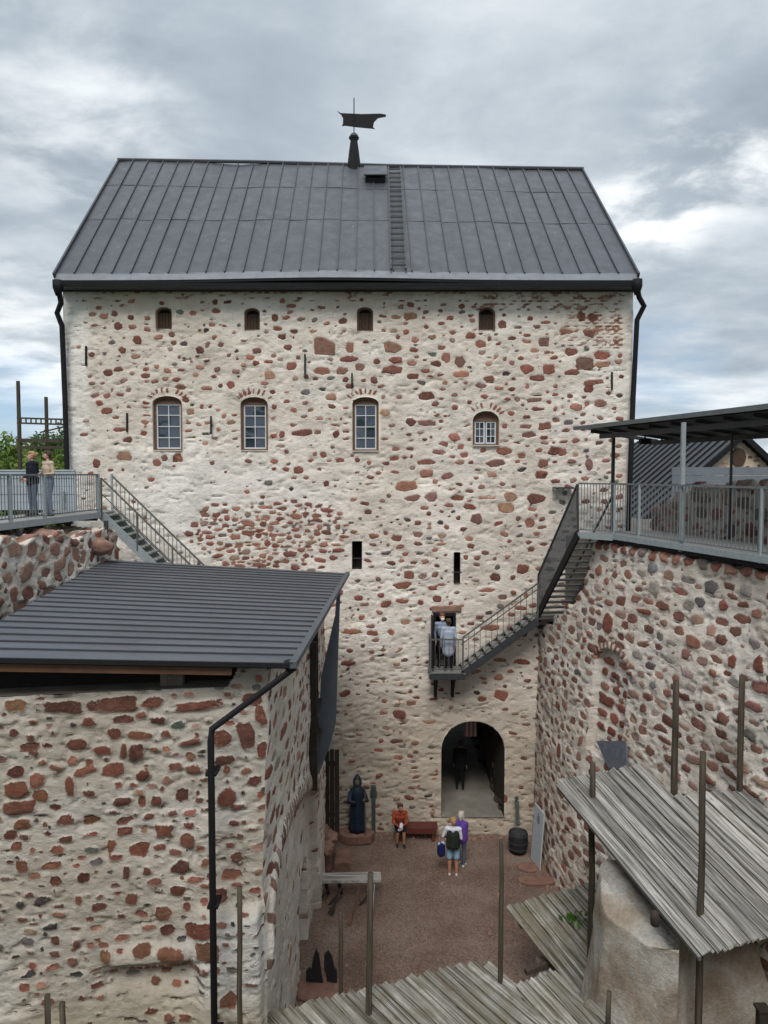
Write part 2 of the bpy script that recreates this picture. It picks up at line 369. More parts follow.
class Rubble:
    def __init__(s, u0, u1, v0, v1, res, seed):
        s.u0, s.u1, s.v0, s.v1, s.res = u0, u1, v0, v1, res
        s.nu = int((u1 - u0) / res) + 1; s.nv = int((v1 - v0) / res) + 1
        s.U, s.V = np.meshgrid(np.linspace(u0, u1, s.nu), np.linspace(v0, v1, s.nv), indexing='ij')
        s.du = (u1 - u0) / (s.nu - 1); s.dv = (v1 - v0) / (s.nv - 1)
        s.r = random.Random(seed); s.seed = seed; s.st = []; s.arr = np.zeros((60000, 4)); s.n = 0; s.avoid = []
    def put(s, u, v, a, b, rot=0.0, tint=None, e=None, ex=None, wob=1.0):
        r = s.r
        if e is None: e = r.gauss(0.002, 0.014)
        pl = None
        if wob >= 1.0 and r.random() < .80:            # split stone: a convex polygon of 5-8 straight sides
            n = r.choice((5, 6, 6, 7, 8)); o = r.uniform(0, 6.28); pts = []
            for k in range(n):
                t = o + 6.2832 * (k + r.uniform(-.28, .28)) / n; c, q = math.cos(t), math.sin(t)
                k_ = (abs(c) ** 4.5 + abs(q) ** 4.5) ** (-1 / 4.5) * r.uniform(.86, 1.10); pts.append((c * k_ * a, q * k_ * b))
            pl = []
            for (x0, y0), (x1, y1) in zip(pts, pts[1:] + pts[:1]):
                L = math.hypot(x1 - x0, y1 - y0) + 1e-9; nx, ny = (y1 - y0) / L, -(x1 - x0) / L; pl.append((nx, ny, nx * x0 + ny * y0))
        s.st.append((pl, u, v, a, b, rot, ex or r.uniform(2.2, 4.5), tint or pick_tint(r), e, [(k, r.gauss(0, 0.085 / k ** 0.5) * wob, r.uniform(0, 6.28)) for k in (1, 2, 3, 4, 5)]))
        s.arr[s.n] = (u, v, a, b); s.n += 1
    def free(s, u, v, a, b, gap):
        A = s.arr[:s.n]
        if s.n:
            d = ((np.abs(A[:, 0] - u)) / (A[:, 2] + a + gap)) ** 3 + ((np.abs(A[:, 1] - v)) / (A[:, 3] + b + gap * 0.75)) ** 3
            if d.min() < 1: return False
        for (cu, cv, hw, hh) in s.avoid:
            if abs(u - cu) < hw + a and abs(v - cv) < hh + b: return False
        return True
    def fill(s, tries, size, prob, gap=0.03, tint=None, rot=0.12, e=None, box=None, **kw):
        r = s.r
        for _ in range(tries):
            B_ = box or (s.u0, s.u1, s.v0, s.v1); u = r.uniform(B_[0], B_[1]); v = r.uniform(B_[2], B_[3])
            p = prob(u, v)
            if p <= 0 or r.random() > p: continue
            a, b = size(u, v, r)
            g = gap(u, v) if callable(gap) else gap
            if s.free(u, v, a, b, g):
                s.put(u, v, a, b, r.gauss(0, rot), tint(r) if tint else None, e(r) if e else None, **kw)
    def solve(s, mort_col, relief=1.0, extra_h=None, depth=0.0):
        U, V = s.U, s.V
        sd = np.full(U.shape, -0.25); tint = np.zeros(U.shape + (3,)); tint[:] = (0.2, 0.1, 0.08); sh = np.zeros(U.shape)
        for (pl, u, v, a, b, rot, ex, ti, e, har) in s.st:
            R_ = max(a, b) * 1.5 + 0.18
            i0 = max(0, int((u - R_ - s.u0) / s.du)); i1 = min(s.nu, int((u + R_ - s.u0) / s.du) + 2)
            j0 = max(0, int((v - R_ - s.v0) / s.dv)); j1 = min(s.nv, int((v + R_ - s.v0) / s.dv) + 2)
            if i0 >= i1 or j0 >= j1: continue
            x = U[i0:i1, j0:j1] - u; y = V[i0:i1, j0:j1] - v
            c_, s_ = math.cos(rot), math.sin(rot); x, y = x * c_ + y * s_, -x * s_ + y * c_
            if pl:
                d = np.full(x.shape, 9.0)
                for nx, ny, c0 in pl: d = np.minimum(d, c0 - nx * x - ny * y)
            else:
                th = np.arctan2(y / b, x / a); rr = np.ones_like(x)
                for k, am, ph in har: rr += am * np.cos(k * th + ph)
                rho = (np.abs(x / a) ** ex + np.abs(y / b) ** ex) ** (1 / ex)
                d = (rr - rho) * min(a, b)
                d = np.where(d < 0, d * (0.5 + 0.5 * max(a, b) / min(a, b)) ** 0.5, d)
            cur = sd[i0:i1, j0:j1]; m = d > cur
            cur[m] = d[m]; tint[i0:i1, j0:j1][m] = ti
            sh[i0:i1, j0:j1][m] = (e + 0.008 * np.clip(d / min(a, b), 0, 1) ** 0.6 + har[0][1] * .10 * x / a + har[1][1] * .12 * y / b)[m]
        s.sd, s.tint = sd, tint
        mh = (fbm(U * 1.3, V * 2.4, s.seed + 50, 5, 0.55) - 0.5) * 0.085 * relief + (fbm(U * 0.35, V * 0.4, s.seed + 70, 3) - 0.5) * 0.16 * relief
        mh += (fbm(U * 3.6, V * 7.0, s.seed + 90, 4, 0.7) - 0.5) * 0.055 * relief
        pit = fbm(U * 4.5, V * 8.0, s.seed + 120, 4, 0.65); mh -= 0.05 * relief * sstep(.60, .74, pit)
        base = (fbm(U * 0.35, V * 0.4, s.seed + 70, 3) - 0.5) * 0.16 * relief
        w = sstep(-0.03, 0.015, sd)
        h = mh * (1 - w) + (base + sh) * w
        if extra_h is not None: h = h + extra_h(U, V)
        s.h = h + depth; s.mort = mort_col(U, V)
    def mesh(s, name, mapfn, mat, parent, outlines=(), keep=None, **kw):
        U, V, h = s.U.copy(), s.V.copy(), s.h.copy()
        kill = np.zeros((s.nu - 1, s.nv - 1), bool)
        Uc = (U[:-1, :-1] + U[1:, 1:]) / 2; Vc = (V[:-1, :-1] + V[1:, 1:]) / 2
        for ol in outlines:
            P = np.array(ol); Q = np.roll(P, -1, axis=0)
            bx = (U > P[:, 0].min() - .2) & (U < P[:, 0].max() + .2) & (V > P[:, 1].min() - .2) & (V < P[:, 1].max() + .2)
            uu, vv = U[bx], V[bx]
            best = np.full(uu.shape, 9.0); bu = uu.copy(); bv = vv.copy()
            for (p, q) in zip(P, Q):
                d = q - p; L = (d ** 2).sum()
                t = np.clip(((uu - p[0]) * d[0] + (vv - p[1]) * d[1]) / L, 0, 1)
                cu = p[0] + t * d[0]; cv = p[1] + t * d[1]; dd = np.hypot(uu - cu, vv - cv)
                m = dd < best; best[m] = dd[m]; bu[m] = cu[m]; bv[m] = cv[m]
            near = best < 0.62 * max(s.du, s.dv)
            uu[near] = bu[near]; vv[near] = bv[near]; U[bx] = uu; V[bx] = vv
            hh = h[bx]; hh[near] = np.clip(hh[near], -0.02, 0.05); h[bx] = hh
            ins = np.zeros(kill.shape, bool)
            cu = (U[:-1, :-1] + U[1:, 1:] + U[1:, :-1] + U[:-1, 1:]) / 4; cv = (V[:-1, :-1] + V[1:, 1:] + V[1:, :-1] + V[:-1, 1:]) / 4
            for (p, q) in zip(P, Q):
                c = ((p[1] > cv) != (q[1] > cv))
                with np.errstate(divide='ignore', invalid='ignore'):
                    xi = (q[0] - p[0]) * (cv - p[1]) / (q[1] - p[1]) + p[0]
                ins ^= c & (cu < xi)
            kill |= ins
        if keep is not None: kill |= ~keep(Uc, Vc)
        X = mapfn(U, V, h)                                 # (nu,nv,3)
        off = np.array(origin_of(parent)) if parent is not None else np.zeros(3)
        idx = np.arange(s.nu * s.nv).reshape(s.nu, s.nv)
        q = np.stack([idx[:-1, :-1], idx[1:, :-1], idx[1:, 1:], idx[:-1, 1:]], -1)[~kill]
        used = np.zeros(s.nu * s.nv, bool); used[q.ravel()] = True
        remap = np.cumsum(used) - 1; q = remap[q]
        co_ = (X.reshape(-1, 3) - off)[used]
        me = bpy.data.meshes.new(name); nq = len(q)
        me.vertices.add(len(co_)); me.vertices.foreach_set('co', co_.astype(np.float32).ravel())
        me.loops.add(nq * 4); me.loops.foreach_set('vertex_index', q.astype(np.int32).ravel())
        me.polygons.add(nq); me.polygons.foreach_set('loop_start', np.arange(0, nq * 4, 4, dtype=np.int32)); me.polygons.foreach_set('loop_total', np.full(nq, 4, np.int32))
        me.polygons.foreach_set('use_smooth', np.ones(nq, bool))
        me.materials.append(mat); me.update(calc_edges=True)
        a = me.attributes.new('sd', 'FLOAT', 'POINT'); a.data.foreach_set('value', s.sd.reshape(-1)[used].astype(np.float32))
        for nm, arr in (('tint', s.tint), ('mort', s.mort)):
            a = me.attributes.new(nm, 'FLOAT_COLOR', 'POINT')
            c4 = np.ones((used.sum(), 4), np.float32); c4[:, :3] = arr.reshape(-1, 3)[used]; a.data.foreach_set('color', c4.ravel())
        o = bpy.data.objects.new(name, me); COL.objects.link(o)
        if parent is not None: o.parent = parent
        return tag(o, kw.get('label'), kw.get('cat'), kw.get('group'), kw.get('kind'))
    def locate(s, mapfn):
        """pixel -> (u, v) on this wall"""
        X = mapfn(s.U, s.V, np.zeros_like(s.U)); s.px, s.py = proj(X)
    def at(s, x, y):
        d = (s.px - x) ** 2 + (s.py - y) ** 2; i, j = np.unravel_index(np.argmin(d), d.shape)
        return s.U[i, j], s.V[i, j]

def arch(cx, z0, z1, w, rise, n=12):
    """outline of an opening: flat bottom z0, crown z1, elliptical head of the given rise"""
    pts = [(cx - w / 2, z0), (cx + w / 2, z0)]
    for k in range(n + 1):
        t = math.pi * k / n; pts.append((cx + w / 2 * math.cos(t), z1 - rise + rise * math.sin(t)))
    return pts
def wash(U, V, seed, cols, scale=0.5, sharp=3.0):
    """blotches of differently limed mortar"""
    a = np.clip((fbm(U * scale, V * scale * 1.3, seed, 5, 0.6) - 0.5) * sharp + 0.5, 0, 1)[..., None]
    return np.array(cols[0]) * (1 - a) + np.array(cols[1]) * a
# ------------------------------------------------------------------ ground, sky, light
def gz(x, y):
    a = min(max((1.5 - x) / 3.5, 0), 1); b = min(max((y - 20.5) / 3.0, 0), 1)
    return 0.16 * a * b
mb = MB(); N = 60
for i in range(N + 1):
    for j in range(N + 1):
        x = -9 + 20 * i / N; y = 6 + 18.5 * j / N
        mb.v.append((x, y, gz(x, y) + .05 * (float(vnoise(np.array([x * .7 + 40]), np.array([y * .7 + 40]), 5)[0]) - .5)))
for i in range(N):
    for j in range(N):
        mb.f.append([i * (N + 1) + j, (i + 1) * (N + 1) + j, (i + 1) * (N + 1) + j + 1, i * (N + 1) + j + 1]); mb.m.append(0)
mb.build('ground', M['gravel'], None, smooth=True, kind='structure')
pb_ = MB(); rp_ = random.Random(3)
for k in range(520):
    e_ = rp_.random()
    if e_ < .3: x, y = rp_.uniform(-1.6, 4.8), 23.9 - abs(rp_.gauss(0, .18))
    elif e_ < .55: x, y = 4.9 - abs(rp_.gauss(0, .2)), rp_.uniform(17, 23.8)
    elif e_ < .75: x, y = -1.75 + abs(rp_.gauss(0, .25)), rp_.uniform(13, 23)
    else: x, y = rp_.uniform(-1.7, 4.8), rp_.uniform(13, 23.8)
    s_ = rp_.uniform(.018, .05) * (1.5 if rp_.random() < .1 else 1); a_ = rp_.uniform(0, 6.28); z = gz(x, y) + .03
    vv = [(x + s_ * rp_.uniform(.7, 1.3) * math.cos(a_ + t_), y + s_ * rp_.uniform(.7, 1.3) * math.sin(a_ + t_), z - .03) for t_ in (0, 1.3, 2.5, 3.8, 5.0)]
    tp = [(x + (p[0] - x) * .6, y + (p[1] - y) * .6, z + s_ * .6) for p in vv]; pb_.add(vv + tp, [(0, 1, 6, 5), (1, 2, 7, 6), (2, 3, 8, 7), (3, 4, 9, 8), (4, 0, 5, 9), (5, 6, 7, 8, 9)])
pb_.build('pebbles', M['boulder'], None, kind='stuff', label='small loose stones scattered over the reddish gravel of the court', cat='pebbles')
mb = MB(); mb.add([(-2500, -2500, -.35), (2500, -2500, -.35), (2500, 4000, -.35), (-2500, 4000, -.35)], [(0, 1, 2, 3)])
mb.build('terrain', M['terrain_grass'], None, kind='structure')

w = bpy.data.worlds.new('World'); SC.world = w; w.use_nodes = True
nt = w.node_tree; N_, L_ = nt.nodes, nt.links
class WT(NT):
    def __init__(s): s.t = nt; s.n = N_; s.l = L_
t = WT(); bg = N_['Background']
sky = t.node('ShaderNodeTexSky', sky_type='NISHITA'); sky.sun_disc = False
SUN_EL, SUN_AZ = R(50), R(187)            # azimuth clockwise from +Y
sky.sun_elevation = SUN_EL; sky.sun_rotation = SUN_AZ; sky.air_density = 1.0; sky.dust_density = 1.0
g = t.coord('Generated')
sx = t.node('ShaderNodeSeparateXYZ'); L_.new(g, sx.inputs[0])
zc = t.math('MAXIMUM', sx.outputs[2], 0.0)
den = t.math('ADD', zc, 0.16)
cx_ = t.math('DIVIDE', sx.outputs[0], den); cy_ = t.math('DIVIDE', sx.outputs[1], den)
cb = t.node('ShaderNodeCombineXYZ'); L_.new(cx_, cb.inputs[0]); L_.new(cy_, cb.inputs[1])
P = cb.outputs[0]
n1 = t.noise(t.mapping(P, (0.75, 1.0, 1), loc=(3.1, 1.7, 0)), 1.1, 8, 0.56, 0.3)
n2 = t.noise(t.mapping(P, (1, 1.2, 1), loc=(8.0, 2.2, 4)), 2.7, 8, 0.57, 0.2)
n3 = t.noise(t.mapping(P, (0.5, 0.8, 1), loc=(1.0, 7.2, 2)), 0.9, 3, 0.5)
shape = t.math('ADD', t.math('MULTIPLY', n1, 0.62), t.math('MULTIPLY', n2, 0.38))
cloud = t.ramp(shape, [(0.36, (2.2, 2.6, 3.0)), (0.44, (3.0, 3.45, 3.9)), (0.51, (4.0, 4.45, 4.85)), (0.58, (5.2, 5.6, 5.9)), (0.68, (6.9, 7.15, 7.2))])
def glow(px, py, width, amp):
    d = ray(px, py).normalized()
    dp = t.node('ShaderNodeVectorMath', operation='DOT_PRODUCT'); L_.new(g, dp.inputs[0]); dp.inputs[1].default_value = d
    return t.math('MULTIPLY', t.rng(dp.outputs['Value'], math.cos(width), 1.0, 0, 1, True), amp)
# thin places in the cloud deck
thin = t.math('ADD', glow(722, 145, R(6), .75), t.math('ADD', glow(640, 212, R(5.5), .75), glow(20, 345, R(8), .55)))
thin = t.math('ADD', thin, glow(80, 130, R(9), .3))
br = t.math('MULTIPLY', thin, t.rng(n2, 0.40, 0.62, 0.0, 1, True))
cloud = t.mix(br, cloud, (8.8, 8.9, 8.8))
heavy = t.math('ADD', glow(400, 0, R(20), .75), t.math('ADD', glow(650, 40, R(12), .5), t.math('ADD', glow(15, 260, R(7), .55), glow(700, 330, R(8), .35))))
cloud = t.mix(t.math('MULTIPLY', heavy, t.rng(n1, .3, .6, 1, .4)), cloud, (2.9, 3.35, 3.8))
gap = t.math('ADD', t.math('MULTIPLY', glow(655, 380, R(6), .4), t.rng(n2, .42, .6, 1, .2)), t.math('MULTIPLY', glow(10, 405, R(5), .9), t.rng(n1, .4, .6, 1, .3)))
skyc = t.scale(sky.outputs[0], 1.0)
cloud = t.mix(gap, cloud, t.mix(0.65, skyc, (2.0, 3.2, 4.9)))
high = t.rng(sx.outputs[2], 0.50, 0.95, 1.0, 2.0, True)      # an overcast sky is brightest overhead
cloud = t.scale(cloud, high)
L_.new(cloud, bg.inputs['Color']); bg.inputs['Strength'].default_value = 0.10
sl = bpy.data.lights.new('sun', 'SUN'); so = bpy.data.objects.new('sun', sl); COL.objects.link(so)
sl.energy = 1.6; sl.angle = R(24); sl.color = (1.0, 0.935, 0.85)
d = Vector((math.sin(SUN_AZ) * math.cos(SUN_EL), math.cos(SUN_AZ) * math.cos(SUN_EL), math.sin(SUN_EL)))
so.rotation_euler = (-d).to_track_quat('-Z', 'Y').to_euler(); so.location = d * 60
vs = SC.view_settings; SC.display_settings.display_device = 'sRGB'
vs.view_transform = 'Standard'; vs.look = 'None'; vs.exposure = 0.64; vs.gamma = 1.0; vs.use_curve_mapping = False
SC.cycles.max_bounces = 6; SC.cycles.diffuse_bounces = 4; SC.cycles.use_denoising = True
# ------------------------------------------------------------------ the keep
YF = 24.0
KX0, KX1, KTOP, KD = -10.27, 7.97, 17.86, 12.0
simple('lime_reveal', (0.50, 0.46, 0.40), 0.93, 0.0, 0.2, 3, 0.6)
keep = empty('castle_keep', (0, YF, 0), 'tall rubble stone castle keep with a dark seamed metal roof', 'castle keep')
def fpx(u, v):
    P = proj(np.array([u, YF, v])); return float(P[0]), float(P[1])
def fuv(px, py):
    p = at_y(px, py, YF); return p.x, p.z
FS = 0.0325                                      # metres per photo pixel on this wall
W = Rubble(KX0, KX1, -0.3, KTOP, 0.05, 11)
def win(cx, yt, yb, w, rise):
    u, z1 = fuv(cx, yt); _, z0 = fuv(cx, yb); return (u, z0, z1, w * FS, rise)
TALL = [win(167, 396, 451, 29, .22), win(254, 397, 451, 27, .22), win(365.5, 397, 451.5, 26, .20)]
PAIR = [win(486, 411, 446, 26, .30)]
ATTIC = [win(163.5, 307, 329, 16, .16), win(252, 308, 330, 15.5, .16), win(365, 307, 331, 16, .16), win(487, 307, 330, 16.5, .20)]
SLIT = [win(357, 541, 569, 10, .02), win(457, 552, 583, 6.5, .02)]
DOOR = win(444.5, 613, 671, 23, .03)
u0, z0 = fuv(441, 817); u1, _ = fuv(504, 817); _, z1 = fuv(472, 721)
GATE = ((u0 + u1) / 2, z0, z1, u1 - u0, 0.95)
openings = TALL + PAIR + ATTIC + SLIT + [DOOR, GATE]
for (u, a, b, w, r) in openings: W.avoid.append((u, (a + b) / 2, w / 2 + 0.03, (b - a) / 2 + 0.05))
# stones read off the wall one by one: photo px, py, width, height
ST = """325 347 21 16;349 348 8 10;392 347 17 11;349 359 16 7;392 370 19 8;395 360 14 6;411 316 12 7;396 317 11 4;322 371 14 7;343 371 11 7;360 367 9 7;270 375 11 9;231 385 9 7;206 388 12 4;292 366 10 7;301 433 19 7;336 434 6 7;385 413 10 7;411 422 10 8;298 470 9 8;331 397 9 7;282 434 5 5;323 455 7 5;315 454 5 5;340 460 8 4;231 422 8 5;282 337 8 6;275 318 6 7;250 357 8 5;243 365 6 5;413 376 10 5;412 363 9 5;415 340 7 5;406 332 6 5;
585 363 17 11;603 355 16 8;603 364 15 6;460 362 11 10;446 358 9 9;436 364 11 6;461 374 13 6;426 396 15 8;427 423 17 6;427 462 18 6;454 437 11 7;480 344 10 8;527 369 14 9;549 369 11 9;572 352 13 7;544 342 9 8;566 331 12 5;590 333 11 6;582 317 7 8;593 317 9 7;537 378 15 6;480 386 11 5;576 407 12 7;601 403 12 7;535 400 14 4;537 409 14 4;526 426 13 4;545 426 11 7;529 435 13 6;555 451 13 8;563 452 7 7;504 451 15 7;496 463 19 7;543 463 9 7;542 474 11 7;439 452 13 5;444 444 10 5;464 455 8 5;590 465 7 10;471 336 10 6;572 372 14 6;589 389 9 7;595 382 17 5;502 324 8 8;
427 473 13 7;447 476 13 6;407 486 19 9;413 498 14 6;431 497 12 9;457 498 13 6;485 498 19 3;511 497 14 9;536 499 18 9;506 508 15 9;477 519 11 10;470 507 12 5;530 523 9 9;542 475 11 7;418 534 11 6;396 538 11 6;374 536 9 5;409 575 10 8;402 585 22 7;495 577 11 8;523 569 11 9;488 590 17 4;386 604 11 7;402 601 14 5;437 599 8 6;381 595 7 5;490 628 19 6;521 608 11 4;350 631 17 5;373 633 12 5;349 663 15 5;396 664 8 4;500 660 12 4;522 662 15 5;499 677 9 6;475 672 11 5;
399 715 12 8;429 722 13 4;411 703 8 4;501 696 14 11;396 741 12 4;415 743 8 6;409 798 10 5;399 758 9 4;381 741 5 4;345 693 10 7;482 699 9 5;504 799 6 10;
107 411 11 7;128 440 9 5;120 430 12 4;125 456 14 8;97 464 7 8;107 396 7 5;157 463 8 6;164 458 6 6;177 458 10 9;212 463 5 4;185 400 7 4;180 387 11 5;158 337 9 5;118 326 8 8;115 314 7 6;132 327 9 5;148 318 6 5;137 340 10 8;122 350 9 7;108 373 8 6;200 350 7 7;207 345 5 6;190 412 6 5"""
for row in ST.replace('\n', '').split(';'):
    x, y, w, h = map(float, row.split()); u, v = fuv(x, y)
    W.put(u, v, w * FS * .56, h * FS * .56, W.r.gauss(0, .08), pick_tint(W.r, TINTS[:5]), ex=W.r.uniform(2.4, 4.5))
# brick voussoirs over the windows
for (u, a, b, w, r) in TALL + PAIR:
    for k in range(9):
        t = math.pi * (0.16 + 0.68 * k / 8); R_ = w / 2 + 0.17
        if W.r.random() < .78: W.put(u + R_ * math.cos(t) * .98, b - r + (r + 0.17) * math.sin(t) + .02, 0.10, 0.042, t, (0.24, 0.105, 0.075), .012, 4, .5)
for sx in (-1, 1):                                # brick jamb quoins
    for (u, a, b, w, r) in TALL:
        for k in range(6):
            if W.r.random() < .38: W.put(u + sx * (w / 2 + .20), a + .15 + k * .25, .11, .042, 0, (0.25, 0.10, 0.075), .0, 4.5, .5)
for (u, a, b, w, r) in TALL[:1]:
    W.put(*fuv(178, 458), .17, .13, 0, (0.27, 0.12, 0.075))
# brickwork under the eaves
v = KTOP - 0.10
for row in range(22):
    zz = KTOP - 0.09 - row * 0.088
    x = KX0 + 0.3 + (row % 2) * 0.13
    while x < KX1 - .3:
        px, py = fpx(x, zz)
        p = 0.0
        if row == 0: p = 0.6
        elif px > 470 and row < 7: p = 0.55
        elif row < 4: p = 0.16
        if 594 < px < 628 and 315 < py < 350: p = 0.95
        elif px > 560 and row < 20: p = max(p, 0.5)
        if px < 82: p *= .1
        if W.r.random() < p:
            ti = W.r.choice([(0.27, 0.13, 0.09), (0.30, 0.17, 0.12), (0.22, 0.10, 0.07), (0.34, 0.24, 0.18)])
            W.put(x, zz, .105, .030, 0, ti, .004, 5, .4)
        x += 0.26
def dense(u, v):
    px, py = fpx(u, v)
    d = (abs(px - 275) / 72) ** 3 + (abs(py - 537) / 33) ** 3
    nz = float(fbm(np.array([u * .9 + 30]), np.array([v * 1.3 + 9]), 66, 3)[0]) - .5
    d = d + nz * 2.2
    return 1.0 if d < 0.6 else (0.25 if d < 1.2 else 0)
DB = (*sorted((fuv(185, 500)[0], fuv(360, 500)[0])), *sorted((fuv(275, 500)[1], fuv(275, 574)[1])))
W.fill(6000, lambda u, v, r: (r.uniform(.10, .24), r.uniform(.05, .10)), dense, 0.012, box=DB, rot=.08, tint= lambda r: pick_tint(r, [((0.25, .105, .08), 4), ((0.31, .155, .11), 4), ((0.19, .085, .07), 2), ((.28, .19, .15), 1)]))
W.fill(4000, lambda u, v, r: (r.uniform(.05, .11), r.uniform(.035, .06)), dense, 0.006, box=DB)
def pm(u, v):
    px, py = fpx(u, v)
    if px < 84 or px > 622 and py < 470 or py < 300: return 0.02
    if px < 90 + 0: return .1
    if py < 395: return .62 if px > 350 else .50
    if px > 545 and py < 480: return 1.0
    if px > 350 and py < 640: return .50
    if 68 < px < 270 and 440 < py < 560: return .05
    if py < 500: return .28
    if py < 600: return .3
    if py < 700: return .30
    return .16
W.fill(5600, lambda u, v, r: (r.uniform(.08, .165), r.uniform(.05, .095) if v > 6 else r.uniform(.04, .07)), pm, 0.06)
W.fill(4500, lambda u, v, r: (r.uniform(.045, .095), r.uniform(.03, .06)), lambda u, v: pm(u, v) * .8, 0.04)
W.fill(2600, lambda u, v, r: (r.uniform(.02, .05), r.uniform(.015, .03)), lambda u, v: .3 + pm(u, v) * .6, 0.025, lambda r: pick_tint(r, [((.20, .09, .07), 2), ((.13, .10, .085), 3), ((.08, .065, .055), 2)]))
# joints and hollows between the courses, their shadow put into a dark tint
W.fill(2600, lambda u, v, r: (r.uniform(.06, .22), r.uniform(.010, .022)), lambda u, v: .25 + (.5 if v < 10 else 0), 0.02, lambda r: (.11, .085, .065), .1, lambda r: -.05)
def mort(U, V):
    c = wash(U, V, 3, ((0.67, 0.605, 0.535), (0.79, 0.745, 0.69)), .45)
    left = sstep(-9.3, -9.75, U)[..., None] * sstep(2, 9, V)[..., None]
    c = c * (1 - left) + np.array((0.80, 0.775, 0.74)) * left
    wl = np.exp(-((U + 6.4) / 3.2) ** 2 - ((V - 10.4) / 1.7) ** 2)[..., None]
    c = c * (1 - wl * .8) + np.array((0.80, 0.775, 0.74)) * wl * .8
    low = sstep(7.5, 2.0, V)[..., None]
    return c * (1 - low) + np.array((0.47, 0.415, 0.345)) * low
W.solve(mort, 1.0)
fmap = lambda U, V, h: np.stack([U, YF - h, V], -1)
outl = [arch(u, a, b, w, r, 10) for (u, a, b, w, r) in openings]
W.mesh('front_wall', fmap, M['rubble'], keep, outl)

def reveal(mb, o, y0, y1, back=True):
    n = len(o); vs = [(p[0], y0, p[1]) for p in o] + [(p[0], y1, p[1]) for p in o]
    mb.add(vs, [(i, (i + 1) % n, n + (i + 1) % n, n + i) for i in range(n)])
    if back: mb.add([(p[0], y1, p[1]) for p in o], [tuple(range(n))])
def ring(mb, o, inset, y0, y1):
    """flat frame following an outline; inner edge inset"""
    n = len(o); cx = sum(p[0] for p in o) / n; cz = (min(p[1] for p in o) + max(p[1] for p in o)) / 2
    w = max(p[0] for p in o) - min(p[0] for p in o); h = max(p[1] for p in o) - min(p[1] for p in o)
    q = [(cx + (p[0] - cx) * (w - 2 * inset) / w, cz + (p[1] - cz) * (h - 2 * inset) / h) for p in o]
    vs = [(p[0], y0, p[1]) for p in o] + [(p[0], y0, p[1]) for p in q] + [(p[0], y1, p[1]) for p in q]
    mb.add(vs, [(i, (i + 1) % n, n + (i + 1) % n, n + i) for i in range(n)] + [(n + i, n + (i + 1) % n, 2 * n + (i + 1) % n, 2 * n + i) for i in range(n)])
    return q
def casement(mb, x0, x1, z0, z1, y, nx, nz, bar=.024):
    mb.box(((x0 + x1) / 2, y, z0 + .022), (x1 - x0, .05, .044)); mb.box(((x0 + x1) / 2, y, z1 - .022), (x1 - x0, .05, .044))
    for x in (x0 + .02, x1 - .02): mb.box((x, y, (z0 + z1) / 2), (.04, .05, z1 - z0 - .088))
    for k in range(1, nx): mb.box((x0 + (x1 - x0) * k / nx, y - .003, (z0 + z1) / 2), (bar, .044, z1 - z0 - .088))
    for k in range(1, nz): mb.box(((x0 + x1) / 2, y - .006, z0 + (z1 - z0) * k / nz), (x1 - x0 - .08, .04, bar))
def window(u, a, b, w, r, style):
    o = arch(u, a, b, w, r, 10)
    mb = MB(); reveal(mb, o, YF - .02, YF + .34); f = mb.build('window', M['lime_reveal'], keep, normals=False)
    mb = MB(); ins = .075 if style != 'attic' else .05
    ring(mb, o, ins, YF + .12, YF + .20)
    x0, x1 = u - w / 2 + ins, u + w / 2 - ins; zb = a + ins; zt = b - r - .02
    if style == 'attic':
        mb.cur = 1
        for k in range(4):
            xx = x0 + (x1 - x0) * (k + .5) / 4; mb.box((xx, YF + .2 + .004 * (k % 2), (a + zt) / 2 + .02), ((x1 - x0) / 4 - .012, .03, zt - a))
        mb.build('shutter', [M['brown_frame'], M['shutter_wood']], f)
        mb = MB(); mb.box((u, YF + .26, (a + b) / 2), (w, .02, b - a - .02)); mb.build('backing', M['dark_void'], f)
        return
    mb.box((u, YF + .17, zt + .04), (w - 2 * ins, .07, .08))
    head = arch(u, zt + .08, b - ins * .6, w - 2 * ins, min(r, b - ins * .6 - zt - .09), 10)
    mb.prism([(p[0], YF + .18, p[1]) for p in head], (0, .02, 0))
    mb.build('frame', M['brown_frame'], f)
    mb = MB()
    if style == 'tall': casement(mb, x0, x1, zb, zt, YF + .19, 2, 4)
    else:
        casement(mb, x0, u - .015, zb, zt, YF + .19, 2, 3, .02); casement(mb, u + .015, x1, zb, zt, YF + .19, 2, 3, .02)
    mb.build('muntins', M['white_paint'], f)
    mb = MB(); nx, nz = (2, 4) if style == 'tall' else (4, 3)
    for i in range(nx):
        for j in range(nz):
            tx, tz = rnd.gauss(0, .035), rnd.gauss(0, .05); pw, ph = (x1 - x0) / nx, (zt - zb) / nz; cx, cz = x0 + pw * (i + .5), zb + ph * (j + .5)
            mb.add([(cx + a_ * pw / 2, YF + .225 + a_ * tx * pw / 2 + b_ * tz * ph / 2, cz + b_ * ph / 2) for a_, b_ in ((-1, -1), (1, -1), (1, 1), (-1, 1))], [(0, 1, 2, 3)])
    mb.build('glazing', M['glass'], f, normals=False)
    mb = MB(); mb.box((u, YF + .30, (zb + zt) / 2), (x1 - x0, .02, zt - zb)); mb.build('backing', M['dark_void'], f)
    mb = MB(); mb.box((u, YF + .05, a + .012), (w - .01, .16, .03)); mb.build('sill', M['lime_reveal'], f)
for w_ in TALL: window(*w_, 'tall')
for w_ in PAIR: window(*w_, 'pair')
for w_ in ATTIC: window(*w_, 'attic')
